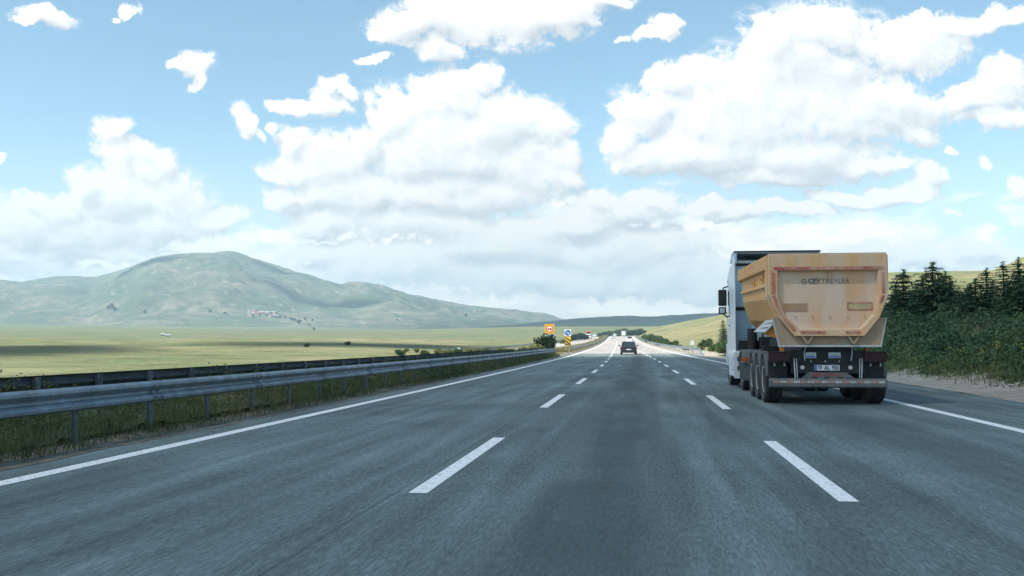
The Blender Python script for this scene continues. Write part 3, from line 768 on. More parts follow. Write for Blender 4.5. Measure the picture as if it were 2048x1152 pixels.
shrub_at(1090, 675, 108, 2, 'large round dark bush in the median opening, below the yellow sign', 'bushes in the median', 'Y', 1.0).scale = (1.75, 1.75, 2.35)
shrub_at(1066, 683, 104, 3, 'feathery pale bush left of the round dark one', 'bushes in the median', 'Y', 1.3)
shrub_at(1053, 688, 100, 3, 'low brownish bush at the left end of the median clump', 'bushes in the median', 'Y', 1.2)
for k, (x, y, Y, w) in enumerate([(1146,669,400,1.2),(1152,667,420,1.2),(1158,665.5,430,1.2),(1165,666,450,1.2),(1171,668,460,1.0)]):
    shrub_at(x, y, Y, 2, 'dark thicket bush behind the round blue sign', 'thicket beyond the opposite carriageway', 'Y', w)
for k, (x, y, Y) in enumerate([(800,697,110),(815,694,118),(832,695,122),(850,698,116),(875,694,125),(893,696,130),(912,695,128),(940,693,135),(958,692,140),(975,694,138),(1000,691,150),(1115,680,330),(1126,678,330),(1133,680,340)]):
    shrub_at(x, y, Y, 3 if k % 3 else 0, 'yellowish shrub on the far verge of the opposite carriageway' if k < 11 else 'pale shrub between the yellow sign and the striped marker', 'shrubs on the far verge', 'Y', 1.1)
for (x, y, Y, l) in [(613,690,230,'small lone dark bush in the straw field, the left of two'), (695,686,250,'small lone dark bush in the straw field, the right of two')]:
    p = hit(x, y + 5); o = place(SH, 2, p, 1.2, l, 'lone bushes in the field'); o.scale = (np.hypot(p[0], p[1]) * 0.0042,) * 3

# weeds of the median, as blades ------------------------------------------


def blades(name, n, xa, xb, ya, yb, hmin, hmax, m, label, w=0.012, pw=2.0, zfun=None, gate=None, lean=0.5):
    u = NPR.random(n); Y = ya + (yb - ya) * u ** pw; X = xa + (xb - xa) * NPR.random(n)
    if xb < 30 and xa > -30: X = X + road_x(Y)
    if gate is not None:
        k = gate(X, Y) > NPR.random(n); X, Y = X[k], Y[k]
    n = len(X); Z = ground_z(X, Y) - 0.02; h = (hmin + (hmax - hmin) * NPR.random(n) ** 1.5) * (0.6 + 0.9 * fbm(X / 1.1, Y / 1.1, 3, 5)); a = NPR.random(n) * 6.28
    ww = w * (1 + Y / 90); dx, dy = np.cos(a), np.sin(a); l = h * lean * NPR.random(n); b = NPR.random(n) * 6.28
    base = np.stack([X, Y, Z], -1); sd = np.stack([dx * ww, dy * ww, 0 * dx], -1); tip = base + np.stack([np.cos(b) * l, np.sin(b) * l, h], -1); mid = base + np.stack([np.cos(b) * l * .3, np.sin(b) * l * .3, h * .6], -1)
    v = np.stack([base - sd, base + sd, mid + sd * .8, tip, mid - sd * .8], 1).reshape(-1, 3); i = np.arange(n) * 5
    f = np.concatenate([np.stack([i, i + 1, i + 2], -1), np.stack([i, i + 2, i + 4], -1), np.stack([i + 4, i + 2, i + 3], -1)])
    return tag(link(name, mesh_np(name, v, f, m)), label, kind='stuff')


def median_h(X, Y, D): return (0.16 + 0.75 * fbm(X / 0.7, Y / 0.9, 3, 81) ** 1.3) * sstep(D, 0, 0.12) * (1 - 0.3 * sstep(D, 0.8, 1.0)) * (0.75 + 0.5 * sstep(-D, -0.5, 0))


mass('weeds', -10.9, -7.35, -2, 98, 80000, median_h, 0.026, M['weed'], 'stuff', 'dark weedy growth filling the median behind the crash barrier', 0.25, aspect=0.35)
blades('grass', 52000, -10.8, -6.95, -2, 100, 0.08, 0.55, M['weed'], 'tall unmown grass stalks under and behind the crash barrier', 0.005, 1.7, lean=1.1)
blades('grass', 16000, -7.75, -6.78, -2, 60, 0.03, 0.26, M['weed'], 'short grass creeping out from under the crash barrier', 0.005, 1.6, gate=lambda X, Y: 0.25 + 0.9 * (fbm(X / 0.8, Y / 1.2, 3, 91) > 0.5), lean=1.2)
blades('grass', 16000, -11.0, -7.7, 128, 560, 0.3, 0.7, M['dry'], 'dry golden grass on the far stretch of the median', 0.02, 1.3)
blades('grass', 30000, 8.8, 13.4, 12, 100, 0.10, 0.55, M['leaf_pale'], 'thin pale grass at the foot of the bank', 0.006, 1.6, gate=lambda X, Y: sstep(X - road_x(Y) - right_edge(Y) + 1.2 * (fbm(X / 1.5, Y / 1.5, 3, 61) - .5), 1.2, 2.4), lean=0.9)
pf = np.stack([NPR.uniform(11.3, 13.0, 60), NPR.uniform(33, 41, 60)], 1); pf = pf[(fbm(pf[:, 0], pf[:, 1], 2, 4) > 0.48)]; pf = np.repeat(pf, 4, 0) + NPR.normal(size=(len(pf) * 4, 2)) * 0.08
fv, ff = leaf_cards(np.stack([pf[:, 0], pf[:, 1], ground_z(pf[:, 0], pf[:, 1]) + NPR.uniform(0.3, 0.75, len(pf))], -1), 0.035); tag(link('flowers', mesh_np('flowers', fv, ff, M['flower'])), 'small yellow wild flowers at the edge of the scrub', kind='stuff')

# mountain dots: trees and the village ---------------------------------------
DEP = bpy.context.evaluated_depsgraph_get()


def land_at(x, y):
    DEP.update(); d = Vector(px_ray(x, y)).normalized(); best = None
    for o in bpy.data.objects:
        if o.name.split('.')[0] in ('mountain', 'ground', 'ridge', 'hill') and o.get('kind') == 'structure':
            ok, loc, nr, i = o.ray_cast(Vector((0, 0, EYE)), d)
            if ok and (best is None or loc.length < best.length): best = loc
    return best


for k, (x, y, h, w) in enumerate([(217,619,15,1.0),(223,617,19,1.0),(228,620,13,1.2),(290,627,14,1.0),(582,640,12,1.0),(588,642,13,1.0),(600,645,13,1.0),(570,637,9,1),(560,635,9,1),(610,640,9,1),(625,642,9,1),(420,624,10,1.2),(450,628,9,1.5),(628,660,9,1.2),(597,648,15,1),(932,633,12,1),(795,642,9,1),(620,652,8,1),(545,634,9,1.4)]):
    p = land_at(x, y)
    if p: h = h * p.length / 2900; o = place(SH, 2, p, h, 'tiny dark tree on the mountain foot, left group' if x < 320 else 'tiny dark tree near the village on the slope' if x < 640 else 'tiny dark tree on the lower right slope of the mountain', 'scattered trees on the mountain foot'); o.scale = (h * w * .5, h * w * .5, h * .8)
M['hwall'] = mat('house_wall', (0.33, 0.29, 0.24), 0.9, 0, 0.25, 0.3); M['hroof'] = mat('house_roof', (0.25, 0.12, 0.08), 0.9, 0, 0.2, 0.3); M['hroof2'] = mat('tin_roof', (0.33, 0.34, 0.34), 0.6, 0, 0.2, 0.3)


def house(p, w, d, h, rz, rm, label):
    r = empty('house', p, rz, label, 'house', 'village houses at the foot of the mountain')
    MB().box((-w / 2, -d / 2, -2), (w / 2, d / 2, h)).build('wall', M['hwall'], r)
    MB().prism([(-d / 2 - .5, h + .03), (d / 2 + .5, h + .03), (0, h + d * .32)], 0, -w / 2 - .4, w / 2 + .4).build('roof', rm, r); return r


rng = random.Random(3)
for k in range(22):
    x = 497 + 62 * rng.random() ** 0.9; y = 629.5 + rng.uniform(-3.5, 4.5) + (x - 500) * 0.03; p = land_at(x, y)
    if p: house(p, rng.uniform(7, 11), rng.uniform(5, 7), rng.uniform(3, 4.5), rng.uniform(0, 3), M['hroof'] if rng.random() < .55 else M['hroof2'], 'tiny house in the hamlet at the foot of the mountain')
for (x, y) in [(325, 671.5), (336, 673)]:
    p = land_at(x, y)
    if p: house(p, p.length * 0.0038, p.length * 0.003, p.length * 0.0012, 0.3, M['hroof2'], 'pale lone shed in the fields below the mountain')

# ---------------------------------------------------------------- dump truck
ORANGE = (0.74, 0.32, 0.075)
M['tub'] = mat('orange_paint_dusty', ORANGE, 0.5, 0, 0.10, 3.0, (0.70, 0.43, 0.21), 0.65, dirt_scale=1.3)
M['gate'] = mat('tailgate_dust', (0.74, 0.42, 0.225), 0.6, 0, 0.08, 2.2, (0.76, 0.56, 0.425), 0.9, dirt_scale=1.8)
M['frame_or'] = mat('tailgate_frame_paint', (0.74, 0.40, 0.17), 0.55, 0, 0.10, 4.0, (0.74, 0.53, 0.375), 0.85, dirt_scale=2.5, ledge_tint=(0.66, 0.56, 0.43))
M['apron'] = mat('dusty_apron', (0.40, 0.265, 0.15), 0.7, 0, 0.15, 5.0, (0.41, 0.31, 0.22), 0.9, dirt_scale=2.0)
M['bright_orange'] = mat('clean_orange_paint', (0.62, 0.24, 0.03), 0.45, 0, 0.1, 4.0)
M['black'] = mat('black_chassis', (0.011, 0.013, 0.014), 0.6, 0, 0.25, 6.0, (0.06, 0.055, 0.048), 0.35)
M['rubber'] = mat('tyre_rubber', (0.018, 0.018, 0.019), 0.85, 0, 0.2, 9.0, (0.13, 0.125, 0.118), 0.6)
M['fender'] = mat('grey_plastic_fender', (0.10, 0.12, 0.13), 0.55, 0, 0.15, 6.0, (0.20, 0.195, 0.185), 0.5)
M['rim'] = mat('dusty_steel_rim', (0.50, 0.51, 0.51), 0.5, 0.2, 0.15, 9.0, (0.36, 0.34, 0.31), 0.6)
M['bump'] = mat('dusty_steel_bar', (0.11, 0.12, 0.125), 0.55, 0.2, 0.2, 5.0, (0.20, 0.185, 0.165), 0.6)
M['cabw'] = mat('white_cab_paint', (0.78, 0.81, 0.83), 0.35, 0, 0.04, 3.0, (0.42, 0.42, 0.40), 0.3, coat=0.3)
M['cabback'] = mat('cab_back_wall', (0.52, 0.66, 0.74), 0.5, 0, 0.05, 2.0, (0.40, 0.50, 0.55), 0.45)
M['glass'] = mat('dark_glass', (0.02, 0.026, 0.03), 0.06, 0, 0.05, 2.0, spec=0.8)
M['redlamp'] = mat('red_lamp', (0.16, 0.022, 0.018), 0.35, 0, 0.15, 30.0, (0.06, 0.03, 0.025), 0.6)
M['orangelamp'] = mat('orange_lamp', (0.42, 0.12, 0.03), 0.35, 0, 0.1, 30.0)
M['redtape'] = mat('faded_red_tape', (0.44, 0.085, 0.07), 0.6, 0, 0.25, 8.0, (0.62, 0.36, 0.25), 0.95, dirt_scale=3.5)
M['paletape'] = mat('pale_reflective', (0.55, 0.44, 0.20), 0.5, 0, 0.15, 9.0, (0.45, 0.33, 0.2), 0.7)
M['whitepl'] = mat('white_plate', (0.62, 0.66, 0.68), 0.5, 0, 0.05, 6.0)
M['inkdark'] = mat('dark_lettering', (0.19, 0.185, 0.165), 0.6, 0, 0.25, 20.0)
M['ink'] = mat('black_lettering', (0.012, 0.012, 0.014), 0.6)
M['inkred'] = mat('red_lettering', (0.38, 0.05, 0.045), 0.6, 0, 0.3, 30.0)
M['blue'] = mat('blue_enamel', (0.02, 0.10, 0.36), 0.45)
M['sheet'] = mat('grey_sheet_metal', (0.55, 0.57, 0.57), 0.5, 0.1, 0.12, 8.0, (0.3, 0.28, 0.25), 0.5)


def text(name, s, size, m, parent, loc, rot=(R(90), 0, 0), width=None, off=0.0, align='CENTER'):
    cu = bpy.data.curves.new(name, 'FONT'); cu.body = s; cu.size = size; cu.align_x = align; cu.align_y = 'CENTER'; cu.extrude = 0.002; cu.offset = off
    o = bpy.data.objects.new(name, cu); COL.objects.link(o); DG = bpy.context.evaluated_depsgraph_get(); DG.update()
    me = bpy.data.meshes.new_from_object(o.evaluated_get(DG)); bpy.data.objects.remove(o); bpy.data.curves.remove(cu)
    me.name = name; me.materials.clear(); me.materials.append(m)
    q = link(name, me, parent, loc); q.rotation_euler = rot
    if width:
        xs = [v.co.x for v in me.vertices]; q.scale.x = width / (max(xs) - min(xs))
    return q


def wheel(parent, x, y, r, w, rimr, out, dual=False):
    t = MB(); hw = w / 2
    t.revolve([(rimr * .98, -hw * .8), (r * .9, -hw), (r * .975, -hw * .86), (r, -hw * .62), (r, -hw * .36), (r * .985, -hw * .34), (r * .985, -hw * .28), (r, -hw * .26), (r, hw * .26), (r * .985, hw * .28), (r * .985, hw * .34), (r, hw * .36), (r, hw * .62), (r * .975, hw * .86), (r * .9, hw), (rimr * .98, hw * .8)], 'x', 40)
    if dual:
        sh = -out * (w + .05)
        t.revolve([(rimr * .98, -hw * .8 + sh), (r * .9, -hw + sh), (r * .975, -hw * .86 + sh), (r, -hw * .62 + sh), (r, hw * .62 + sh), (r * .975, hw * .86 + sh), (r * .9, hw + sh), (rimr * .98, hw * .8 + sh)], 'x', 40)
    W = t.build('wheel', M['rubber'], parent, smooth=True, loc=(x, y, r))
    b = MB(); b.revolve([(rimr, out * hw * .78), (rimr * 1.02, out * hw * .86), (rimr * .93, out * hw * .84), (rimr * .86, out * hw * .45), (rimr * .55, out * hw * .30), (rimr * .45, out * hw * .62), (rimr * .2, out * hw * .72), (0.012, out * hw * .74)], 'x', 30)
    for k in range(10):
        a = 2 * math.pi * k / 10; c = (0, rimr * .66 * math.cos(a), rimr * .66 * math.sin(a)); b.tube((out * hw * .3, c[1], c[2]), (out * hw * .48, c[1], c[2]), 0.016, 6)
    b.build('rim', M['rim'], W, smooth=True); return W


def arc_fender(parent, x0, x1, y, zc, r, th, a0, a1, m, name='fender'):
    n = 12; an = np.linspace(R(a0), R(a1), n); b = MB()
    rings = [[(x0, y + r * math.cos(t), zc + r * math.sin(t)), (x1, y + r * math.cos(t), zc + r * math.sin(t)), (x1, y + (r + th) * math.cos(t), zc + (r + th) * math.sin(t)), (x0, y + (r + th) * math.cos(t), zc + (r + th) * math.sin(t))] for t in an]
    b.loft(rings); return b.build(name, m, parent, smooth=True)


TR_ = empty('dump_truck', (3.97, 23.0, 0.0), 0, 'dusty orange tipper trailer pulled by a white cab in the right lane', 'truck')
T = TR_
AX = (0.0, 1.2, 2.4); DRV, FRT = 5.85, 9.35
# trailer tub: a chamfered trough
prof = [(-1.19, 3.20), (-1.19, 2.62), (-1.165, 2.60), (-1.165, 2.30), (-0.98, 1.80), (-0.60, 1.46), (0.60, 1.46), (0.98, 1.80), (1.165, 2.30), (1.165, 2.60), (1.19, 2.62), (1.19, 3.20)]
inner = [(x * 0.955, z + (0.06 if z < 3.1 else 0)) for x, z in prof[::-1]]
tb = MB(); n_ = len(prof); secs = []
for y, k in ((-0.82, 1.0), (5.25, 1.0), (5.62, 0.97)):
    secs.append([(x * k, y, z + (0.05 if y > 5 else 0) + 0.02 * y) for x, z in prof + inner])
tb.loft(secs); tub = tb.build('tipper_body', M['tub'], T, bevel=0.008)
MB().prism([(x * .96, z + .1) for x, z in prof], 1, 5.50, 5.66).build('front_wall', M['tub'], tub)
for s in (-1, 1):
    b = MB(); pr = [(s * 1.185, 2.90), (s * 1.275, 2.955), (s * 1.275, 3.235), (s * 1.25, 3.26), (s * 1.14, 3.26), (s * 1.14, 2.90)]
    b.loft([[(x, y, z + 0.02 * y) for x, z in pr] for y in (-0.62, 5.6)]); b.build('top_rail', M['tub'], tub, bevel=0.006)
    b = MB(); b.loft([[(s * 1.192, y, 2.66 + 0.02 * y), (s * 1.215, y, 2.62 + .02 * y), (s * 1.215, y, 2.58 + .02 * y), (s * 1.165, y, 2.57 + .02 * y)] for y in (-0.3, 5.4)]); b.build('pressed_rib', M['tub'], tub)
    b = MB(); pp = [(s * 1.275, 3.23), (s * 1.275, 2.33), (s * 1.03, 1.72), (s * .66, 1.40), (s * .60, 1.47), (s * .95, 1.80), (s * 1.16, 2.36), (s * 1.16, 3.23)]
    b.prism(pp, 1, -0.86, -0.64); b.build('corner_post', M['frame_or'], tub, bevel=0.01)
    b = MB(); pp = [(s * 1.22, 2.90), (s * 1.22, 2.36), (s * 1.0, 1.82), (s * .97, 1.84), (s * 1.17, 2.36), (s * 1.17, 2.90)]; b.prism(pp, 1, -0.40, -0.20); b.build('side_post', M['tub'], tub)
    for yy in (0.35, 2.1):
        MB().box((s * 1.19 - .03, yy - .08, 2.72), (s * 1.19 + .05, yy + .08, 2.90)).tube((s * 1.24, yy, 2.79), (s * 1.25 + s * .02, yy, 2.79), 0.03, 8).build('lashing_bracket', M['bright_orange'], tub)
    # perforated step plate and its orange bracket
    b = MB(); b.add([(s * 1.0, -.5, 1.82), (s * 1.27, -.5, 1.55), (s * 1.28, 1.5, 1.58), (s * 1.0, 1.5, 1.85), (s * 1.01, -.5, 1.845), (s * 1.29, -.5, 1.57), (s * 1.30, 1.5, 1.60), (s * 1.01, 1.5, 1.875)], [(0, 1, 2, 3), (7, 6, 5, 4), (0, 4, 5, 1), (1, 5, 6, 2), (2, 6, 7, 3), (3, 7, 4, 0)])
    pl = b.build('step_plate', M['sheet'], T)
    b = MB()
    for i in range(7):
        for j in range(2):
            u = 0.3 + 0.4 * j; y = -.35 + i * .28; b.tube((s * (1.01 + .285 * u), y, 1.852 - .27 * u), (s * (1.01 + .285 * u + .006), y, 1.862 - .27 * u), 0.024, 7)
    b.build('hole', M['black'], pl)
    MB().prism([(s * .66, 1.62), (s * 1.02, 1.80), (s * 1.26, 1.56), (s * 1.2, 1.49), (s * .98, 1.42), (s * .93, 1.10), (s * .87, 1.10), (s * .84, 1.40), (s * .62, 1.45)], 1, -0.45, -0.33).build('bracket', M['bright_orange'], T)
# tailgate --------------------------------------------------------------------
GY = -0.95
gate_out = [(-1.245, 3.235), (-1.245, 2.36), (-1.03, 1.86), (-.72, 1.475), (.72, 1.475), (1.03, 1.86), (1.225, 2.36), (1.205, 3.235)]
gate_in = [(-1.06, 2.885), (-1.06, 2.33), (-.925, 1.925), (-.63, 1.625), (.66, 1.625), (.945, 1.935), (1.04, 2.33), (1.03, 2.885)]
tg = MB().prism([(x * .985, z) for x, z in gate_out], 1, GY + 0.02, GY + 0.10).build('tailgate', M['gate'], T)
b = MB(); n_ = len(gate_out)
vs = [(x, GY - 0.115, z) for x, z in gate_out] + [(x * 1.0, GY - 0.105, z) for x, z in gate_in] + [(x, GY + 0.03, z) for x, z in gate_out] + [(x * .965, GY + 0.022, z * 0.99 + .026) for x, z in gate_in]
fs = []
for i in range(n_):
    j = (i + 1) % n_; fs += [(i, j, n_ + j, n_ + i), (n_ + i, n_ + j, 3 * n_ + j, 3 * n_ + i), (i, 2 * n_ + i, 2 * n_ + j, j)]
b.add(vs, fs); b.build('gate_frame', M['frame_or'], tg, bevel=0.012)
b = MB().prism([(-1.165, 1.87), (-1.03, 1.275), (1.07, 1.285), (1.195, 1.87), (1.03, 1.86), (.73, 1.50), (-.73, 1.50), (-1.03, 1.86)], 1, GY - 0.01, GY + 0.04); b.build('apron', M['apron'], T)
b = MB().box((-1.05, GY - .05, 1.245), (1.085, GY + .06, 1.285)); b.add([(-1.178, GY - .03, 1.87), (-1.155, GY - .03, 1.87), (-1.02, GY - .03, 1.28), (-1.05, GY - .03, 1.28), (-1.178, GY + .05, 1.87), (-1.155, GY + .05, 1.87), (-1.02, GY + .05, 1.28), (-1.05, GY + .05, 1.28)], [(0, 1, 2, 3), (4, 7, 6, 5), (0, 4, 5, 1), (1, 5, 6, 2), (2, 6, 7, 3), (3, 7, 4, 0)])
b.add([(1.205, GY - .03, 1.87), (1.182, GY - .03, 1.87), (1.06, GY - .03, 1.28), (1.09, GY - .03, 1.28), (1.205, GY + .05, 1.87), (1.182, GY + .05, 1.87), (1.06, GY + .05, 1.28), (1.09, GY + .05, 1.28)], [(0, 1, 2, 3), (4, 7, 6, 5), (0, 4, 5, 1), (1, 5, 6, 2), (2, 6, 7, 3), (3, 7, 4, 0)])
b.build('apron_edge', M['sheet'], T)
MB().box((-1.25, GY - .04, 3.22), (1.21, GY + .1, 3.262)).build('gate_cap', M['apron'], tg, bevel=0.01)
for x in (-.45, .50):
    MB().prism([(x - .12, 1.475), (x - .09, 1.475), (x, 1.35), (x + .09, 1.475), (x + .12, 1.475), (x + .03, 1.31), (x - .03, 1.31)], 1, GY - .10, GY - .05).tube((x, GY - .12, 1.335), (x, GY - .02, 1.335), 0.03, 8).build('hinge', M['apron'], T)


def band(name, pts, w, m, parent, y):
    """a strip of tape along a polyline on the gate frame"""
    b = MB()
    for (x0, z0), (x1, z1) in zip(pts[:-1], pts[1:]):
        d = Vector((x1 - x0, z1 - z0)).normalized(); n = Vector((-d.y, d.x)) * w / 2; e = d * 0.02
        b.add([(x0 - n.x + e.x, y, z0 - n.y + e.y), (x1 - n.x - e.x, y, z1 - n.y - e.y), (x1 + n.x - e.x, y, z1 + n.y - e.y), (x0 + n.x + e.x, y, z0 + n.y + e.y)], [(0, 1, 2, 3)])
    return b.build(name, m, parent)


TY = GY - 0.121
band('reflective_tape', [(-1.16, 2.93), (1.16, 2.93)], 0.062, M['redtape'], tg, TY)
band('reflective_tape', [(-1.155, 2.86), (-1.155, 2.36), (-.985, 1.905), (-.70, 1.575)], 0.075, M['redtape'], tg, TY)
band('reflective_tape', [(1.125, 2.86), (1.13, 2.36), (1.06, 2.16)], 0.06, M['redtape'], tg, TY)
band('reflective_tape', [(-.62, 1.555), (-.05, 1.555)], 0.055, M['redtape'], tg, TY)
band('reflective_tape', [(.32, 1.555), (.66, 1.555)], 0.05, M['redtape'], tg, TY)
PY = GY + 0.014


def frame_plate(x0, z0, x1, z1, m, mi, w=.03):
    b = MB().box((x0, PY - .004, z0), (x1, PY, z0 + w)).box((x0, PY - .004, z1 - w), (x1, PY, z1)).box((x0, PY - .004, z0 + w), (x0 + w, PY, z1 - w)).box((x1 - w, PY - .004, z0 + w), (x1, PY, z1 - w))
    q = b.build('marker_plate', m, tg); MB().box((x0 + w, PY - .003, z0 + w), (x1 - w, PY, z1 - w)).build('plate_face', mi, q); return q


frame_plate(.40, 2.03, .93, 2.20, M['redtape'], M['paletape'])
M['fadedred'] = mat('worn_red_film', (0.45, 0.20, 0.13), 0.6, 0, 0.2, 9.0, (0.44, 0.32, 0.21), 0.9, dirt_scale=5.0)
M['fadedor'] = mat('worn_orange_film', (0.52, 0.24, 0.10), 0.6, 0, 0.2, 9.0, (0.44, 0.32, 0.21), 0.8, dirt_scale=4.0)
frame_plate(-.93, 2.01, -.43, 2.18, M['fadedred'], M['fadedor'])['label'] = 'worn away red marker plate'
b = MB()
for k in range(5): b.box((-.70 + k * .36, GY - .012, 1.885), (-.68 + k * .36, PY, 1.925))
b.build('bolt_lug', M['frame_or'], tg)
MB().box((.02, GY - .07, 2.74), (.04, PY, 2.90)).build('latch_tab', M['frame_or'], tg)
# lettering and round emblem
b = MB(); an = np.linspace(R(50), R(335), 22); LX, LZ = -.485, 2.655
for t0, t1 in zip(an[:-1], an[1:]):
    q = [(LX + r * math.cos(t), PY - .004, LZ + r * math.sin(t)) for r, t in ((.036, t0), (.056, t0), (.056, t1), (.036, t1))]; b.add(q, [(0, 1, 2, 3)])
b.add([(LX - .005, PY - .004, LZ - .012), (LX + .056, PY - .004, LZ - .012), (LX + .056, PY - .004, LZ + .008), (LX + .02, PY - .004, LZ + .012)], [(0, 1, 2, 3)]); b.build('emblem', M['inkdark'], tg)
text('lettering', 'CEY', .148, M['inkdark'], tg, (-.275, PY - .003, 2.655), width=.27, off=0.006)
text('lettering', 'TREYLER', .148, M['inkdark'], tg, (.165, PY - .003, 2.655), width=.58, off=-0.001)
# chassis, lamps, bumper ----------------------------------------------------------
b = MB().box((-.77, -.80, .68), (.77, -.70, 1.17))
for s in (-1, 1): b.box((s * .45 - .06, -.7, .85), (s * .45 + .06, 5.4, 1.22))
for y in AX + (.6, 1.8, 3.4, 4.6): b.box((-1.0, y - .07, .46), (1.0, y + .07, .62)) if y in AX else b.box((-.5, y - .05, .9), (.5, y + .05, 1.15))
b.box((-.5, -.3, 1.2), (.5, 5.0, 1.46)); b.box((-.55, -.85, 1.17), (.55, -.3, 1.30)); chs = b.build('chassis', M['black'], T)
for s in (-1, 1):
    lx = s * 1.01 - 0.02
    lp = MB().box((lx - .225, -.86, .945), (lx + .225, -.70, 1.125)).build('tail_light', M['redlamp'], T, bevel=0.012)
    b = MB()
    for k in range(12): b.box((lx - .215 + k * .039, -.885, .955), (lx - .203 + k * .039, -.86, 1.115))
    b.box((lx - .24, -.89, .925), (lx + .24, -.70, .944)).box((lx - .24, -.89, 1.126), (lx + .24, -.70, 1.145)); b.build('lamp_guard', M['black'], lp)
    fl = MB().box((lx - .21, -.66, .52), (lx + .20, -.645, .93)).build('mud_flap', M['black'], T)
    for dx in (-.07, .14): MB().prism([(lx + dx - .022, .83), (lx + dx + .022, .83), (lx + dx + .012, .90), (lx + dx - .012, .90)], 1, -.666, -.661).build('reflector', M['whitepl'], fl)
    b = MB(); b.tube((s * .71, -.84, 1.0), (s * .69, -.86, .56), .013, 6).tube((s * .66, -.84, 1.0), (s * .645, -.86, .58), .010, 6); b.build('tie_rod', M['sheet'], T)
    b = MB(); b.tube((s * .47 + .02, GY, 1.33), (s * .5, -.86, 1.12), .010, 5).tube((s * .5, -.86, 1.12), (s * .48, -.83, .95), .012, 5); b.build('chain', M['sheet'], T)
    MB().revolve([(.045, 0), (.045, .02), (.01, .024)], 'y' if False else 'z', 14).build('round_reflector', M['sheet'], T)
for o in [q for q in T.children if q.name.startswith('round_reflector')]:
    pass
rr_ = [q for q in T.children if q.name.startswith('round_reflector')]
for q, x in zip(rr_, (-.53, .47)): q.location = (x, -.80, .80); q.rotation_euler = (R(90), 0, 0)
M['fadedred'] = mat('worn_red_film', (0.42, 0.17, 0.12), 0.6, 0, 0.2, 9.0, (0.42, 0.30, 0.21), 0.9, dirt_scale=5.0); M['duststrip'] = mat('dusty_white_film', (0.50, 0.48, 0.45), 0.6, 0, 0.25, 12.0, (0.30, 0.25, 0.2), 0.8, dirt_scale=7.0)
bm_ = MB(); bm_.loft([[(x, -1.0, .40), (x, -.96, .37), (x, -.86, .37), (x, -.86, .57), (x, -.96, .57), (x, -1.0, .53)] for x in (-1.25, 1.19)]); bumper = bm_.build('bumper', M['bump'], T, bevel=0.01)
for k in range(16):
    x0 = -1.18 + k * .145; MB().box((x0, -1.004, .475), (x0 + .135, -1.0005, .525)).build('bumper_tape', M['fadedred'] if k % 2 == 0 else M['duststrip'], bumper)
bp_ = MB().prism([(-.58, .575), (.54, .575), (.36, .70), (-.42, .70)], 1, -.93, -.91).build('bumper_plate', M['bump'], T)
text('lettering', 'CEY', .10, M['inkred'], bp_, (-.24, -.9335, .645), width=.20, off=0.003); text('lettering', 'TREYLER', .09, M['inkred'], bp_, (.07, -.9335, .645), width=.34)
b = MB()
for x in (-.32, -.04, .24): b.box((x - .06, -.936, .585), (x + .06, -.931, .602))
b.build('slot', M['black'], bp_)
pl = MB().box((-.28, -.835, .735), (.24, -.80, .855)).build('number_plate', M['whitepl'], T, bevel=0.004)
MB().box((-.278, -.838, .738), (-.235, -.8355, .852)).build('country_band', M['blue'], pl)
text('lettering', '68  AL  955', .125, M['ink'], pl, (0.0, -.8375, .795), width=.43, off=0.003)
for (x0, z0, x1, z1, mm) in ((-.46, 1.005, -.24, 1.125, 'whitepl'), (.02, 1.005, .27, 1.125, 'whitepl')):
    st = MB().box((x0, -.81, z0), (x1, -.80, z1)).build('sticker', M[mm], T)
    MB().box((x0 + .012, -.8125, z0 + .012), (x1 - .012, -.8105, z0 + .04)).build('sticker_band', M['blue'], st)
    MB().box((x0 + .03, -.8125, z0 + .058), (x1 - .03, -.8105, z0 + .075)).build('sticker_line', M['inkdark'], st)
b = MB()
for x in (-.35, -.05, .24): b.tube((x, -.815, .935), (x, -.80, .935), .018, 8)
b.build('bolt', M['sheet'], T)
for y in AX:
    for s in (-1, 1):
        wheel(T, s * 1.095, y, .525, .385, .285, s)
        arc_fender(T, s * .88, s * 1.275, y, .53, .57, .035, 8, 172, M['fender'])
b = MB().box((-.95, .25, .62), (-.55, .95, .98)).box((.4, 3.2, .55), (1.05, 4.3, .95)).tube((-.8, 3.3, .75), (-.8, 4.3, .75), .2, 14).box((-.9, 2.95, 1.1), (.9, 3.1, 1.25)); b.build('air_tank', M['black'], T, smooth=True)
for s in (-1, 1): MB().tube((s * .8, 4.0, .45), (s * .8, 4.0, 1.15), .05, 8).box((s * .8 - .12, 3.9, .42), (s * .8 + .12, 4.1, .46)).build('landing_leg', M['black'], T)
# tractor ------------------------------------------------------------------------
b = MB()
for s in (-1, 1): b.box((s * .42 - .05, 4.6, .72), (s * .42 + .05, 10.2, .98))
b.box((-.9, DRV - .1, .4), (.9, DRV + .1, .62)).box((-1.0, FRT - .08, .4), (1.0, FRT + .08, .56)).box((-.95, 7.0, .35), (.95, 8.6, .95)).box((-.55, 6.3, .95), (.55, 7.1, 1.5)); b.tube((-.75, 6.9, .9), (-.75, 6.9, 1.75), .14, 14).tube((.75, 6.9, .9), (.75, 6.9, 2.9), .09, 12); b.box((-1.1, 7.02, 1.02), (1.1, 7.28, 1.40))
b.build('tractor_frame', M['black'], T)
b = MB(); b.tube((-.4, 7.15, 1.75), (-.5, 6.6, 1.5), .03, 6).tube((-.5, 6.6, 1.5), (-.1, 6.2, 1.35), .03, 6).tube((.1, 7.15, 1.75), (0, 6.5, 1.42), .03, 6).tube((0, 6.5, 1.42), (.3, 6.1, 1.3), .03, 6); b.build('air_hose', M['black'], T)
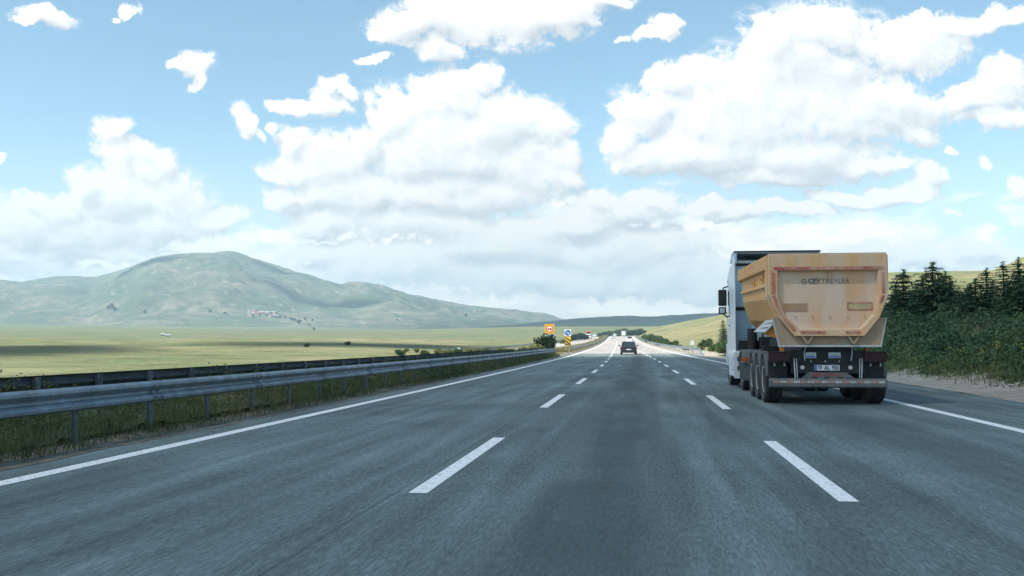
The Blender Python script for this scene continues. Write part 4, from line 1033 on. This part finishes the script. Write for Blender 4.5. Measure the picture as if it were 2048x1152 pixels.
for s in (-1, 1):
    wheel(T, s * 1.03, DRV, .52, .30, .285, s, True); wheel(T, s * 1.06, FRT, .52, .32, .285, s)
    arc_fender(T, s * .55, s * 1.195, DRV, .52, .585, .04, 5, 178, M['fender'])
    MB().box((s * .98 - .27, DRV - .70, .30), (s * .98 + .27, DRV - .665, .78)).build('mud_flap', M['fender'], T)
    lp = MB().box((s * 1.09 - .13, DRV - .76, .80), (s * 1.09 + .13, DRV - .70, .945)).build('tail_light', M['orangelamp'], T, bevel=0.01)
    sk = MB(); sk.prism([(6.72, .34), (8.5, .34), (8.75, 1.06), (7.2, 1.06), (7.15, 1.12), (6.72, 1.06)], 0, s * 1.10, s * 1.30); skq = sk.build('side_skirt', M['cabw'], T, bevel=0.02)
    MB().box((s * 1.06, 6.70, .30), (s * 1.30, 6.712, 1.05)).build('skirt_end', M['cabw'], skq)
    b = MB()
    for z in (.52, .80): b.box((s * 1.19 - .02, 6.69, z), (s * 1.19 + .02, 6.70, z + .13)).box((s * 1.3005 - .003, 6.9, z), (s * 1.3005 + .003, 6.95, z + .13))
    b.build('slot', M['black'], skq)
    sd = MB().prism([(6.93, 1.05), (7.42, 1.05), (7.42, 3.86), (7.12, 3.92), (6.93, 3.7)], 0, s * 1.215, s * 1.25).build('side_deflector', M['cabw'], T, bevel=0.01)
cab = MB()
def cabring(y, hw, z0, z1, ch): return [(-hw, y, z0), (-hw, y, z1 - ch), (-hw + ch, y, z1), (hw - ch, y, z1), (hw, y, z1 - ch), (hw, y, z0)]
cab.loft([cabring(7.40, 1.21, 1.08, 3.80, .12), cabring(8.6, 1.235, 1.0, 3.86, .16), cabring(9.45, 1.235, .62, 3.62, .2), cabring(9.72, 1.20, .55, 3.05, .2), cabring(9.95, 1.16, .42, 1.95, .08), cabring(10.0, 1.10, .36, 1.1, .05)])
cb = cab.build('cab', M['cabw'], T, bevel=0.03)
bw = MB().box((-1.205, 7.36, 1.10), (1.205, 7.398, 3.72)).build('back_wall', M['cabback'], cb, bevel=0.02)
b = MB()
for x in (-.78, 0, .78): b.box((x - .02, 7.345, 1.2), (x + .02, 7.36, 3.6))
b.build('pressed_seam', M['cabback'], bw)
MB().box((-1.20, 7.33, 2.30), (1.20, 7.358, 2.40)).build('hose_rail', M['black'], cb)
b = MB(); b.box((-1.14, 7.31, 3.63), (-.62, 7.357, 3.70)); b.build('grab_rail', M['black'], cb)
b = MB(); b.loft([[(-1.24, 7.0, 3.98), (1.24, 7.0, 3.98), (1.24, 7.0, 4.04), (-1.24, 7.0, 4.04)], [(-1.24, 7.9, 3.98), (1.24, 7.9, 3.98), (1.24, 7.9, 4.05), (-1.24, 7.9, 4.05)], [(-1.1, 8.9, 3.87), (1.1, 8.9, 3.87), (1.1, 8.9, 3.9), (-1.1, 8.9, 3.9)]]); rd_ = b.build('roof_deflector', M['cabback'], cb, bevel=0.01)
for s in (-1, 1): MB().prism([(7.0, 3.70), (8.6, 3.80), (7.9, 3.979), (7.0, 3.979)], 0, s * 1.16, s * 1.24).build('deflector_side', M['cabback'], cb, bevel=0.01)
MB().box((-1.245, 6.985, 4.0), (1.245, 7.0, 4.045)).build('deflector_edge', M['black'], cb)
for s in (-1, 1):
    dr = MB().prism([(8.55, .95), (9.55, .95), (9.55, 2.2), (9.35, 3.05), (8.55, 3.05)], 0, s * 1.237, s * 1.246).build('cab_door', M['cabw'], cb)
    MB().prism([(8.66, 2.15), (9.46, 2.15), (9.28, 2.95), (8.66, 2.95)], 0, s * 1.247, s * 1.251).build('window', M['glass'], dr); MB().box((s * 1.25 - .012, 8.62, 1.85), (s * 1.25 + .012, 8.8, 1.89)).build('handle', M['black'], dr)
    mr = MB().box((s * 1.405 - .13, 9.24, 2.50), (s * 1.405 + .13, 9.40, 3.02)).box((s * 1.405 - .125, 9.24, 2.24), (s * 1.405 + .10, 9.38, 2.47)).build('mirror', M['black'], cb, bevel=0.035)
    MB().box((s * 1.405 - .09, 9.232, 2.28), (s * 1.405 + .06, 9.239, 2.43)).build('mirror_glass', M['cabback'], mr)
    b = MB(); b.tube((s * 1.20, 9.3, 3.14), (s * 1.405, 9.3, 3.06), .022, 8).tube((s * 1.20, 9.3, 3.14), (s * 1.235, 9.3, 3.3), .022, 8).tube((s * 1.38, 9.3, 3.04), (s * 1.405, 9.3, 2.96), .02, 8).tube((s * 1.39, 9.3, 2.24), (s * 1.24, 9.3, 2.14), .022, 8).tube((s * 1.30, 9.3, 2.25), (s * 1.30, 9.3, 3.05), .010, 6); b.build('mirror_arm', M['black'], mr)
    MB().box((s * 1.22 - .04, 9.97, .7), (s * 1.22 - s * .3 + .04, 10.02, .95)).build('headlight', M['whitepl'], cb)
    MB().prism([(9.0, .62), (9.03, 1.0), (9.2, 1.12), (9.5, 1.12), (9.72, .98), (9.76, .62), (9.9, .62), (9.92, 1.3), (8.9, 1.3), (8.86, .62)], 0, s * 1.10, s * 1.25).build('wheel_arch', M['cabw'], cb)
MB().add([(-1.12, 9.62, 2.05 + .0), (1.12, 9.62 + .0, 2.05), (1.02, 9.56, 3.0), (-1.02, 9.56, 3.0), (-1.12, 9.96, 2.05), (1.12, 9.96, 2.05), (1.02, 9.745, 3.0), (-1.02, 9.745, 3.0)], [(0, 1, 2, 3), (4, 7, 6, 5), (0, 4, 5, 1), (1, 5, 6, 2), (2, 6, 7, 3), (3, 7, 4, 0)]).build('windscreen', M['glass'], cb)

# ---------------------------------------------------------------- the other traffic
M['blackcar'] = mat('black_car_paint', (0.010, 0.010, 0.012), 0.22, 0, 0.1, 3.0, (0.05, 0.045, 0.04), 0.3, coat=0.6)
M['whitecar'] = mat('white_car_paint', (0.70, 0.71, 0.71), 0.3, 0, 0.03, 3.0, coat=0.5)
M['redpaint'] = mat('red_truck_paint', (0.42, 0.05, 0.04), 0.4, 0, 0.1, 3.0)
M['lampred'] = mat('car_red_lamp', (0.07, 0.006, 0.008), 0.25, 0, 0.1, 9.0)


def car(name, label, cat, p, rz, paint, L=4.6, W=1.82, H=1.45, van=False, group=None):
    r = empty(name, p, rz, label, cat, group); h = W / 2; y0, y1 = -L / 2, L / 2
    def ring(y, zb, zt, hw, tuck=.06): return [(-hw + tuck, y, zb), (-hw, y, zb + .18), (-hw, y, zt - .14), (-hw + .07, y, zt), (hw - .07, y, zt), (hw, y, zt - .14), (hw, y, zb + .18), (hw - tuck, y, zb)]
    belt = H * .64; b = MB()
    b.loft([ring(y0, .34, belt * .92, h * .86), ring(y0 + .12, .24, belt * .98, h * .95), ring(y0 + .7, .2, belt, h), ring(0, .2, belt, h), ring(y1 - 1.2, .2, belt * .98, h), ring(y1 - .25, .24, belt * .82, h * .93), ring(y1, .36, belt * .66, h * .82)])
    body = b.build('body', paint, r, smooth=True)
    t = .52 if not van else .08
    g0, g1, g2, g3 = (y0 + .75, y0 + 1.55, y1 - 2.15, y1 - 1.35) if not van else (y0 + .10, y0 + .28, y1 - 1.75, y1 - 1.0)
    b = MB(); b.loft([[(-h * .90, g0, belt - .03), (h * .90, g0, belt - .03), (h * .88, g3, belt - .03), (-h * .88, g3, belt - .03)], [(-h * .72, g1, H), (h * .72, g1, H), (h * .70, g2, H), (-h * .70, g2, H)]])
    gh = b.build('greenhouse', paint, r, bevel=0.05)
    def lerp(a, c, t): return tuple(a[i] + (c[i] - a[i]) * t for i in range(3))
    A, B_, C_, D_ = (-h * .90, g0, belt - .03), (h * .90, g0, belt - .03), (h * .72, g1, H), (-h * .72, g1, H)
    def pane(nm, a, b2, c, d, off):
        q = [lerp(lerp(a, b2, .07), lerp(d, c, .07), .1), lerp(lerp(a, b2, .93), lerp(d, c, .93), .1), lerp(lerp(a, b2, .93), lerp(d, c, .93), .88), lerp(lerp(a, b2, .07), lerp(d, c, .07), .88)]
        MB().add([tuple(x + o for x, o in zip(p_, off)) for p_ in q] + [tuple(x + o * .2 for x, o in zip(p_, off)) for p_ in q], [(0, 1, 2, 3), (4, 7, 6, 5), (0, 4, 5, 1), (1, 5, 6, 2), (2, 6, 7, 3), (3, 7, 4, 0)]).build(nm, M['glass'], gh)
    pane('rear_window', A, B_, C_, D_, (0, -.012, .01)); E_, F_, G_, H_ = (-h * .88, g3, belt - .03), (h * .88, g3, belt - .03), (h * .70, g2, H), (-h * .70, g2, H)
    pane('windscreen', F_, E_, H_, G_, (0, .012, .01)); pane('side_window', E_, A, D_, H_, (-.012, 0, .005)); pane('side_window', B_, F_, G_, C_, (.012, 0, .005))
    for s in (-1, 1):
        for y in (y0 + .85, y1 - .9):
            t_ = MB().revolve([(.2, -.1), (.30, -.11), (.325, -.07), (.325, .07), (.30, .11), (.2, .1)], 'x', 20).build('wheel', M['rubber'], r, smooth=True, loc=(s * (h - .12), y, .325)); MB().revolve([(.2, s * .10), (.17, s * .085), (.02, s * .09)], 'x', 14).build('rim', M['rim'], t_)
        MB().box((s * (h - .22) - .17, y0 - .012, belt * .68), (s * (h - .22) + .17, y0 + .12, belt * .86)).build('tail_light', M['lampred'], r, bevel=0.02)
        MB().box((s * (h - .28) - .15, y1 - .14, belt * .52), (s * (h - .28) + .15, y1 - .02, belt * .64)).build('headlight', M['whitepl'], r, bevel=0.02)
        MB().box((s * (h + .10) - .10, g3 - .32, belt - .02), (s * (h + .10) + .10, g3 - .18, belt + .14)).build('mirror', paint, r, bevel=0.03)
    MB().box((-.26, y0 - .016, belt * .56), (.26, y0 + .02, belt * .67)).build('number_plate', M['whitepl'], r)
    MB().box((-h * .8, y0 - .005, .30), (h * .8, y0 + .1, .44)).build('bumper', M['black'], r, bevel=0.02)
    return r


def lane_pt(x, Y): return (float(road_x(Y)) + x, Y, float(road_z(Y)))


hd = R(1.27)
car('parked_car' if False else 'car', 'black saloon car ahead in the middle lane', 'car', lane_pt(-0.12, 112.0), hd, M['blackcar'])
car('van', 'white van with a dark rear window just beyond the black car', 'van', lane_pt(1.9, 300.0), hd, M['whitecar'], 5.0, 1.95, 2.25, True)
car('car', 'small white car in the fast lane far uphill', 'car', lane_pt(-3.9, 455.0), hd, M['whitecar'])
car('car', 'white car on the crest left of the far lorry', 'car', lane_pt(-3.7, 590.0), hd, M['whitecar'], 4.6, 1.85, 1.7)
car('car', 'white oncoming car at the top of the opposite carriageway', 'car', (float(road_x(575)) - 15.2, 575, float(road_z(575)) - .34), hd + math.pi, M['whitecar'], 4.6, 1.9, 1.8)


def lorry(label, p, rz, roofm):
    r = empty('lorry', p, rz, label, 'lorry'); MB().box((-1.25, -4.2, 1.05), (1.25, 2.2, 3.85)).build('cargo_box', M['whitepl'], r, bevel=0.03)
    c = MB(); c.loft([[(-1.2, 2.35, .7), (1.2, 2.35, .7), (1.2, 2.35, 3.1), (-1.2, 2.35, 3.1)], [(-1.2, 4.1, .6), (1.2, 4.1, .6), (1.15, 4.0, 2.2), (-1.15, 4.0, 2.2)], [(-1.2, 4.2, .5), (1.2, 4.2, .5), (1.15, 4.0, 1.6), (-1.15, 4.0, 1.6)]]); cq = c.build('cab', M['whitecar'], r, bevel=0.03)
    MB().box((-1.2, 2.3, 3.1), (1.2, 3.6, 3.75)).build('roof_deflector', roofm, r, bevel=0.08)
    MB().add([(-1.08, 4.08, 1.7), (1.08, 4.08, 1.7), (1.0, 3.3, 2.75), (-1.0, 3.3, 2.75), (-1.08, 4.18, 1.7), (1.08, 4.18, 1.7), (1.0, 3.42, 2.75), (-1.0, 3.42, 2.75)], [(0, 1, 2, 3), (4, 7, 6, 5), (0, 4, 5, 1), (1, 5, 6, 2), (2, 6, 7, 3), (3, 7, 4, 0)]).build('windscreen', M['glass'], cq)
    MB().box((-1.1, -4.1, .6), (1.1, 4.0, 1.04)).build('chassis', M['black'], r)
    for s in (-1, 1):
        for y in (-3.0, -1.8, 3.1): MB().revolve([(.25, -.14), (.45, -.15), (.5, -.1), (.5, .1), (.45, .15), (.25, .14)], 'x', 18).build('wheel', M['rubber'], r, smooth=True, loc=(s * 1.02, y, .5))
        MB().box((s * .95 - .16, -4.23, .8), (s * .95 + .16, -4.19, .98)).build('tail_light', M['lampred'], r); MB().box((s * .9 - .2, 4.15, .8), (s * .9 + .2, 4.23, 1.0)).build('headlight', M['whitepl'], r)
    return r


lorry('white box lorry just over the crest, the farthest vehicle ahead', lane_pt(1.6, 640.0), hd, M['whitecar'])
lorry('oncoming white lorry with a red roof deflector on the opposite carriageway', (float(road_x(470)) - 15.5, 470, float(road_z(470)) - .34), hd + math.pi, M['redpaint'])

# ---------------------------------------------------------------- signs
M['signyellow'] = mat('sign_yellow', (0.55, 0.29, 0.015), 0.5, 0, 0.06, 3.0); M['signred'] = mat('sign_red', (0.50, 0.03, 0.03), 0.5); M['signwhite'] = mat('sign_white', (0.75, 0.75, 0.74), 0.5)
M['plategrey'] = mat('plate_pale_grey', (0.50, 0.55, 0.60), 0.5); M['chevy'] = mat('marker_yellow', (0.62, 0.38, 0.02), 0.5)


def disc(c, r, y, n=28, r0=0.0):
    b = MB(); a = [2 * math.pi * i / n for i in range(n)]
    if r0: b.add([(c[0] + r * math.cos(t), y, c[1] + r * math.sin(t)) for t in a] + [(c[0] + r0 * math.cos(t), y, c[1] + r0 * math.sin(t)) for t in a], [(i, (i + 1) % n, n + (i + 1) % n, n + i) for i in range(n)])
    else: b.add([(c[0] + r * math.cos(t), y, c[1] + r * math.sin(t)) for t in a], [list(range(n))])
    return b


X_, Y_ = -10.85, 118.0; z0 = float(ground_z(X_, Y_))
s_ = empty('road_sign', (X_, Y_, z0), 0, 'square orange-yellow road sign with a red ringed no overtaking symbol and a white plate below', 'road sign'); k_ = 1.34 - z0
MB().tube((-.35, .04, -.3), (-.35, .04, 3.4), .035, 8).tube((.35, .04, -.3), (.35, .04, 3.4), .035, 8).build('post', M['galv_post'], s_)
bd = MB().box((-.60, -.02, 2.32), (.60, .0, 3.48)).build('sign_board', M['signyellow'], s_, bevel=0.005)
disc((0, 2.9), .36, -.024).build('white_disc', M['signwhite'], bd); disc((0, 2.9), .40, -.027, 28, .31).build('red_ring', M['signred'], bd)
for dx, mm in ((-.13, 'signred'), (.13, 'ink')):
    MB().prism([(dx - .11, 2.78), (dx + .11, 2.78), (dx + .11, 2.90), (dx + .07, 3.01), (dx - .07, 3.01), (dx - .11, 2.90)], 1, -.032, -.028).box((dx - .10, -.032, 2.73), (dx - .05, -.028, 2.79)).box((dx + .05, -.032, 2.73), (dx + .10, -.028, 2.79)).build('car_symbol', M[mm], bd)
MB().box((-.52, -.02, 1.66), (.58, .0, 2.28)).build('lower_plate', M['plategrey'], s_)
MB().box((-.36, -.024, 1.88), (-.06, -.021, 2.04)).box((.04, -.024, 1.88), (.40, -.021, 2.04)).build('plate_marking', M['inkdark'], s_)
X_, Y_ = -7.5, 102.0; z0 = float(ground_z(X_, Y_))
s_ = empty('marker_sign', (X_, Y_, z0), 0, 'round blue arrow sign above a yellow and black striped marker at the barrier nose', 'road sign')
MB().tube((0, .04, -.3), (0, .04, 2.65), .035, 8).build('post', M['galv_post'], s_)
bd = MB().box((-.33, -.02, 2.06), (.33, .0, 2.72)).build('sign_board', M['signwhite'], s_, bevel=0.01)
disc((0, 2.39), .30, -.024).build('blue_disc', M['blue'], bd)
MB().add([(-.15, -.028, 2.50), (-.11, -.028, 2.54), (.06, -.028, 2.37), (.12, -.028, 2.43), (.15, -.028, 2.24), (-.04, -.028, 2.27), (.02, -.028, 2.33)], [(0, 1, 2, 6), (6, 2, 3, 4, 5)]).build('arrow', M['signwhite'], bd)
cv = MB().box((-.31, -.02, 1.06), (.31, .0, 2.0)).build('striped_board', M['chevy'], s_, bevel=0.005)
b = MB()
for k in range(3):
    zc = 1.88 - k * .36; q = [(-.308, zc), (-.308, min(zc + .18, 1.996)), (.308, zc - .28 if zc - .28 > 1.064 else 1.064), (.308, max(1.064, zc - .46))]
    b.add([(x, -.023, z) for x, z in q], [(0, 1, 2, 3)])
b.build('black_stripe', M['ink'], cv)
X_, Y_ = 6.05, 122.0; z0 = float(road_z(Y_)); s_ = empty('delineator_sign', (X_, Y_, z0), 0, 'small pale grey plate on a post behind the right barrier end', 'road sign')
MB().tube((0, .03, -.3), (0, .03, 1.3), .03, 8).build('post', M['galv_post'], s_); MB().prism([(-.24, 1.0), (.24, 1.0), (.27, 1.3), (.2, 1.55), (-.2, 1.55), (-.27, 1.3)], 1, -.02, 0).build('sign_board', M['sheet'], s_)
X_, Y_ = -24.6, 133.0; z0 = float(ground_z(X_, Y_)); s_ = empty('delineator_sign', (X_, Y_, z0), 0, 'small grey marker plate among the yellowish shrubs of the far verge', 'road sign')
MB().tube((0, .03, -.3), (0, .03, .9), .03, 8).build('post', M['galv_post'], s_); MB().box((-.22, -.02, .35), (.22, 0, 1.0)).build('sign_board', M['cabback'], s_)

# ---------------------------------------------------------------- air
def build_haze():
    b = MB().box((-4900, -4900, -60), (4900, 4900, 315)); m = bpy.data.materials.new('haze_air'); m.use_nodes = True; t = m.node_tree; t.nodes.clear()
    o = t.nodes.new('ShaderNodeOutputMaterial'); pv = t.nodes.new('ShaderNodeVolumePrincipled')
    pv.inputs['Density'].default_value = 2.55e-4; pv.inputs['Color'].default_value = (0.59, 0.84, 0.95, 1); pv.inputs['Anisotropy'].default_value = 0.0
    t.links.new(pv.outputs[0], o.inputs['Volume'])
    tag(b.build('haze', m), kind='stuff')


build_haze()


# clouds overhead, out of the picture: they put the near road and patches of the land in shade
def build_clouds():
    m, N, b, o = new_mat('cloud'); b.inputs['Base Color'].default_value = (0.9, 0.9, 0.9, 1); b.inputs['Roughness'].default_value = 1.0
    tr = N.n('ShaderNodeBsdfTransparent'); mx = N.n('ShaderNodeMixShader'); oc = objco(N); sp = N.n('ShaderNodeAttribute'); sp.attribute_name = 'core'; N.put(mx.inputs[0], N.math('MULTIPLY', sp.outputs['Fac'], 0.64))
    N.t.links.new(tr.outputs[0], mx.inputs[1]); N.t.links.new(b.outputs[0], mx.inputs[2]); N.t.links.new(mx.outputs[0], o.inputs[0])
    for (cx, cy, rx, ry, rot, H, seed) in SHADES:
        n, k = 72, 20; th = np.linspace(0, 2 * np.pi, n, endpoint=False); ph = np.arcsin(np.linspace(-1, 1, k)); ph = np.sign(ph) * np.abs(ph)
        T, Q = np.meshgrid(th, ph, indexing='ij')
        w = 1 + 0.16 * (fbm(np.cos(T) * 2 + 9, np.sin(T) * 2 + 3, 4, seed) - 0.5) * 2 + 0.10 * (fbm(np.cos(T) * 7 + 9, np.sin(T) * 7 + 3, 3, seed) - 0.5)
        X = np.cos(T) * np.cos(Q) * rx * w; Y = np.sin(T) * np.cos(Q) * ry * w
        Z = np.where(Q > 0, np.sin(Q) * min(rx, ry) * 0.35 * (1 + 0.5 * fbm(np.cos(T) * 3 * np.cos(Q), np.sin(T) * 3 * np.cos(Q), 3, seed)), np.sin(Q) * min(rx, ry) * 0.06)
        c, s = math.cos(rot), math.sin(rot); z0 = float(ground_z(cx, cy)); h = (H - z0) / SUNV.z
        V = np.stack([X * c - Y * s + cx + SUNV.x * h, X * s + Y * c + cy + SUNV.y * h, Z + H], -1).reshape(-1, 3)
        idx = np.arange(n * k).reshape(n, k); idx = np.concatenate([idx, idx[:1]], 0)
        f = np.stack([idx[:-1, :-1], idx[1:, :-1], idx[1:, 1:], idx[:-1, 1:]], -1).reshape(-1, 4)
        me = mesh_np('cloud', V, f, m, True); at = me.attributes.new('core', 'FLOAT', 'POINT'); at.data.foreach_set('value', (sstep(np.abs(Q), 0.08, 0.85 if seed == 1 else 1.45) * (1 if seed == 1 else 1.35)).ravel().astype(np.float32))
        tag(link('cloud', me), kind='stuff')


def gpt(x, y): return hit(x, y)


SHADES = [(4, 26, 40, 84, R(3), 560, 1)]
def shade_between(pa, pb, pc, pd, H, seed):
    """a cloud whose shadow spans four ground points: near and far edge, left and right end"""
    n_, f_, l_, r_ = hit(*pa), hit(*pb), hit(*pc), hit(*pd); c = (n_ + f_ + l_ + r_) / 4; ax = (r_ - l_)[:2]
    SHADES.append((c[0], c[1], np.hypot(*ax) / 2, np.hypot(*(f_ - n_)[:2]) / 2, math.atan2(ax[1], ax[0]), H, seed))


shade_between((80, 712), (20, 687), (-260, 700), (330, 703), 600, 2)
shade_between((760, 697), (700, 686.5), (430, 689), (1030, 692), 640, 3)
SHADES.append((40, 1900, 640, 520, 0, 1700, 4))
SHADES += [(-1180, 2450, 150, 60, R(20), 1700, 5), (-690, 2350, 230, 50, R(8), 1700, 6), (-250, 2500, 320, 60, R(-5), 1700, 7), (-1700, 2100, 260, 70, R(25), 1700, 8), (-900, 2750, 120, 60, 0, 1700, 9)]
build_clouds()
print('shades', SHADES[1:3])
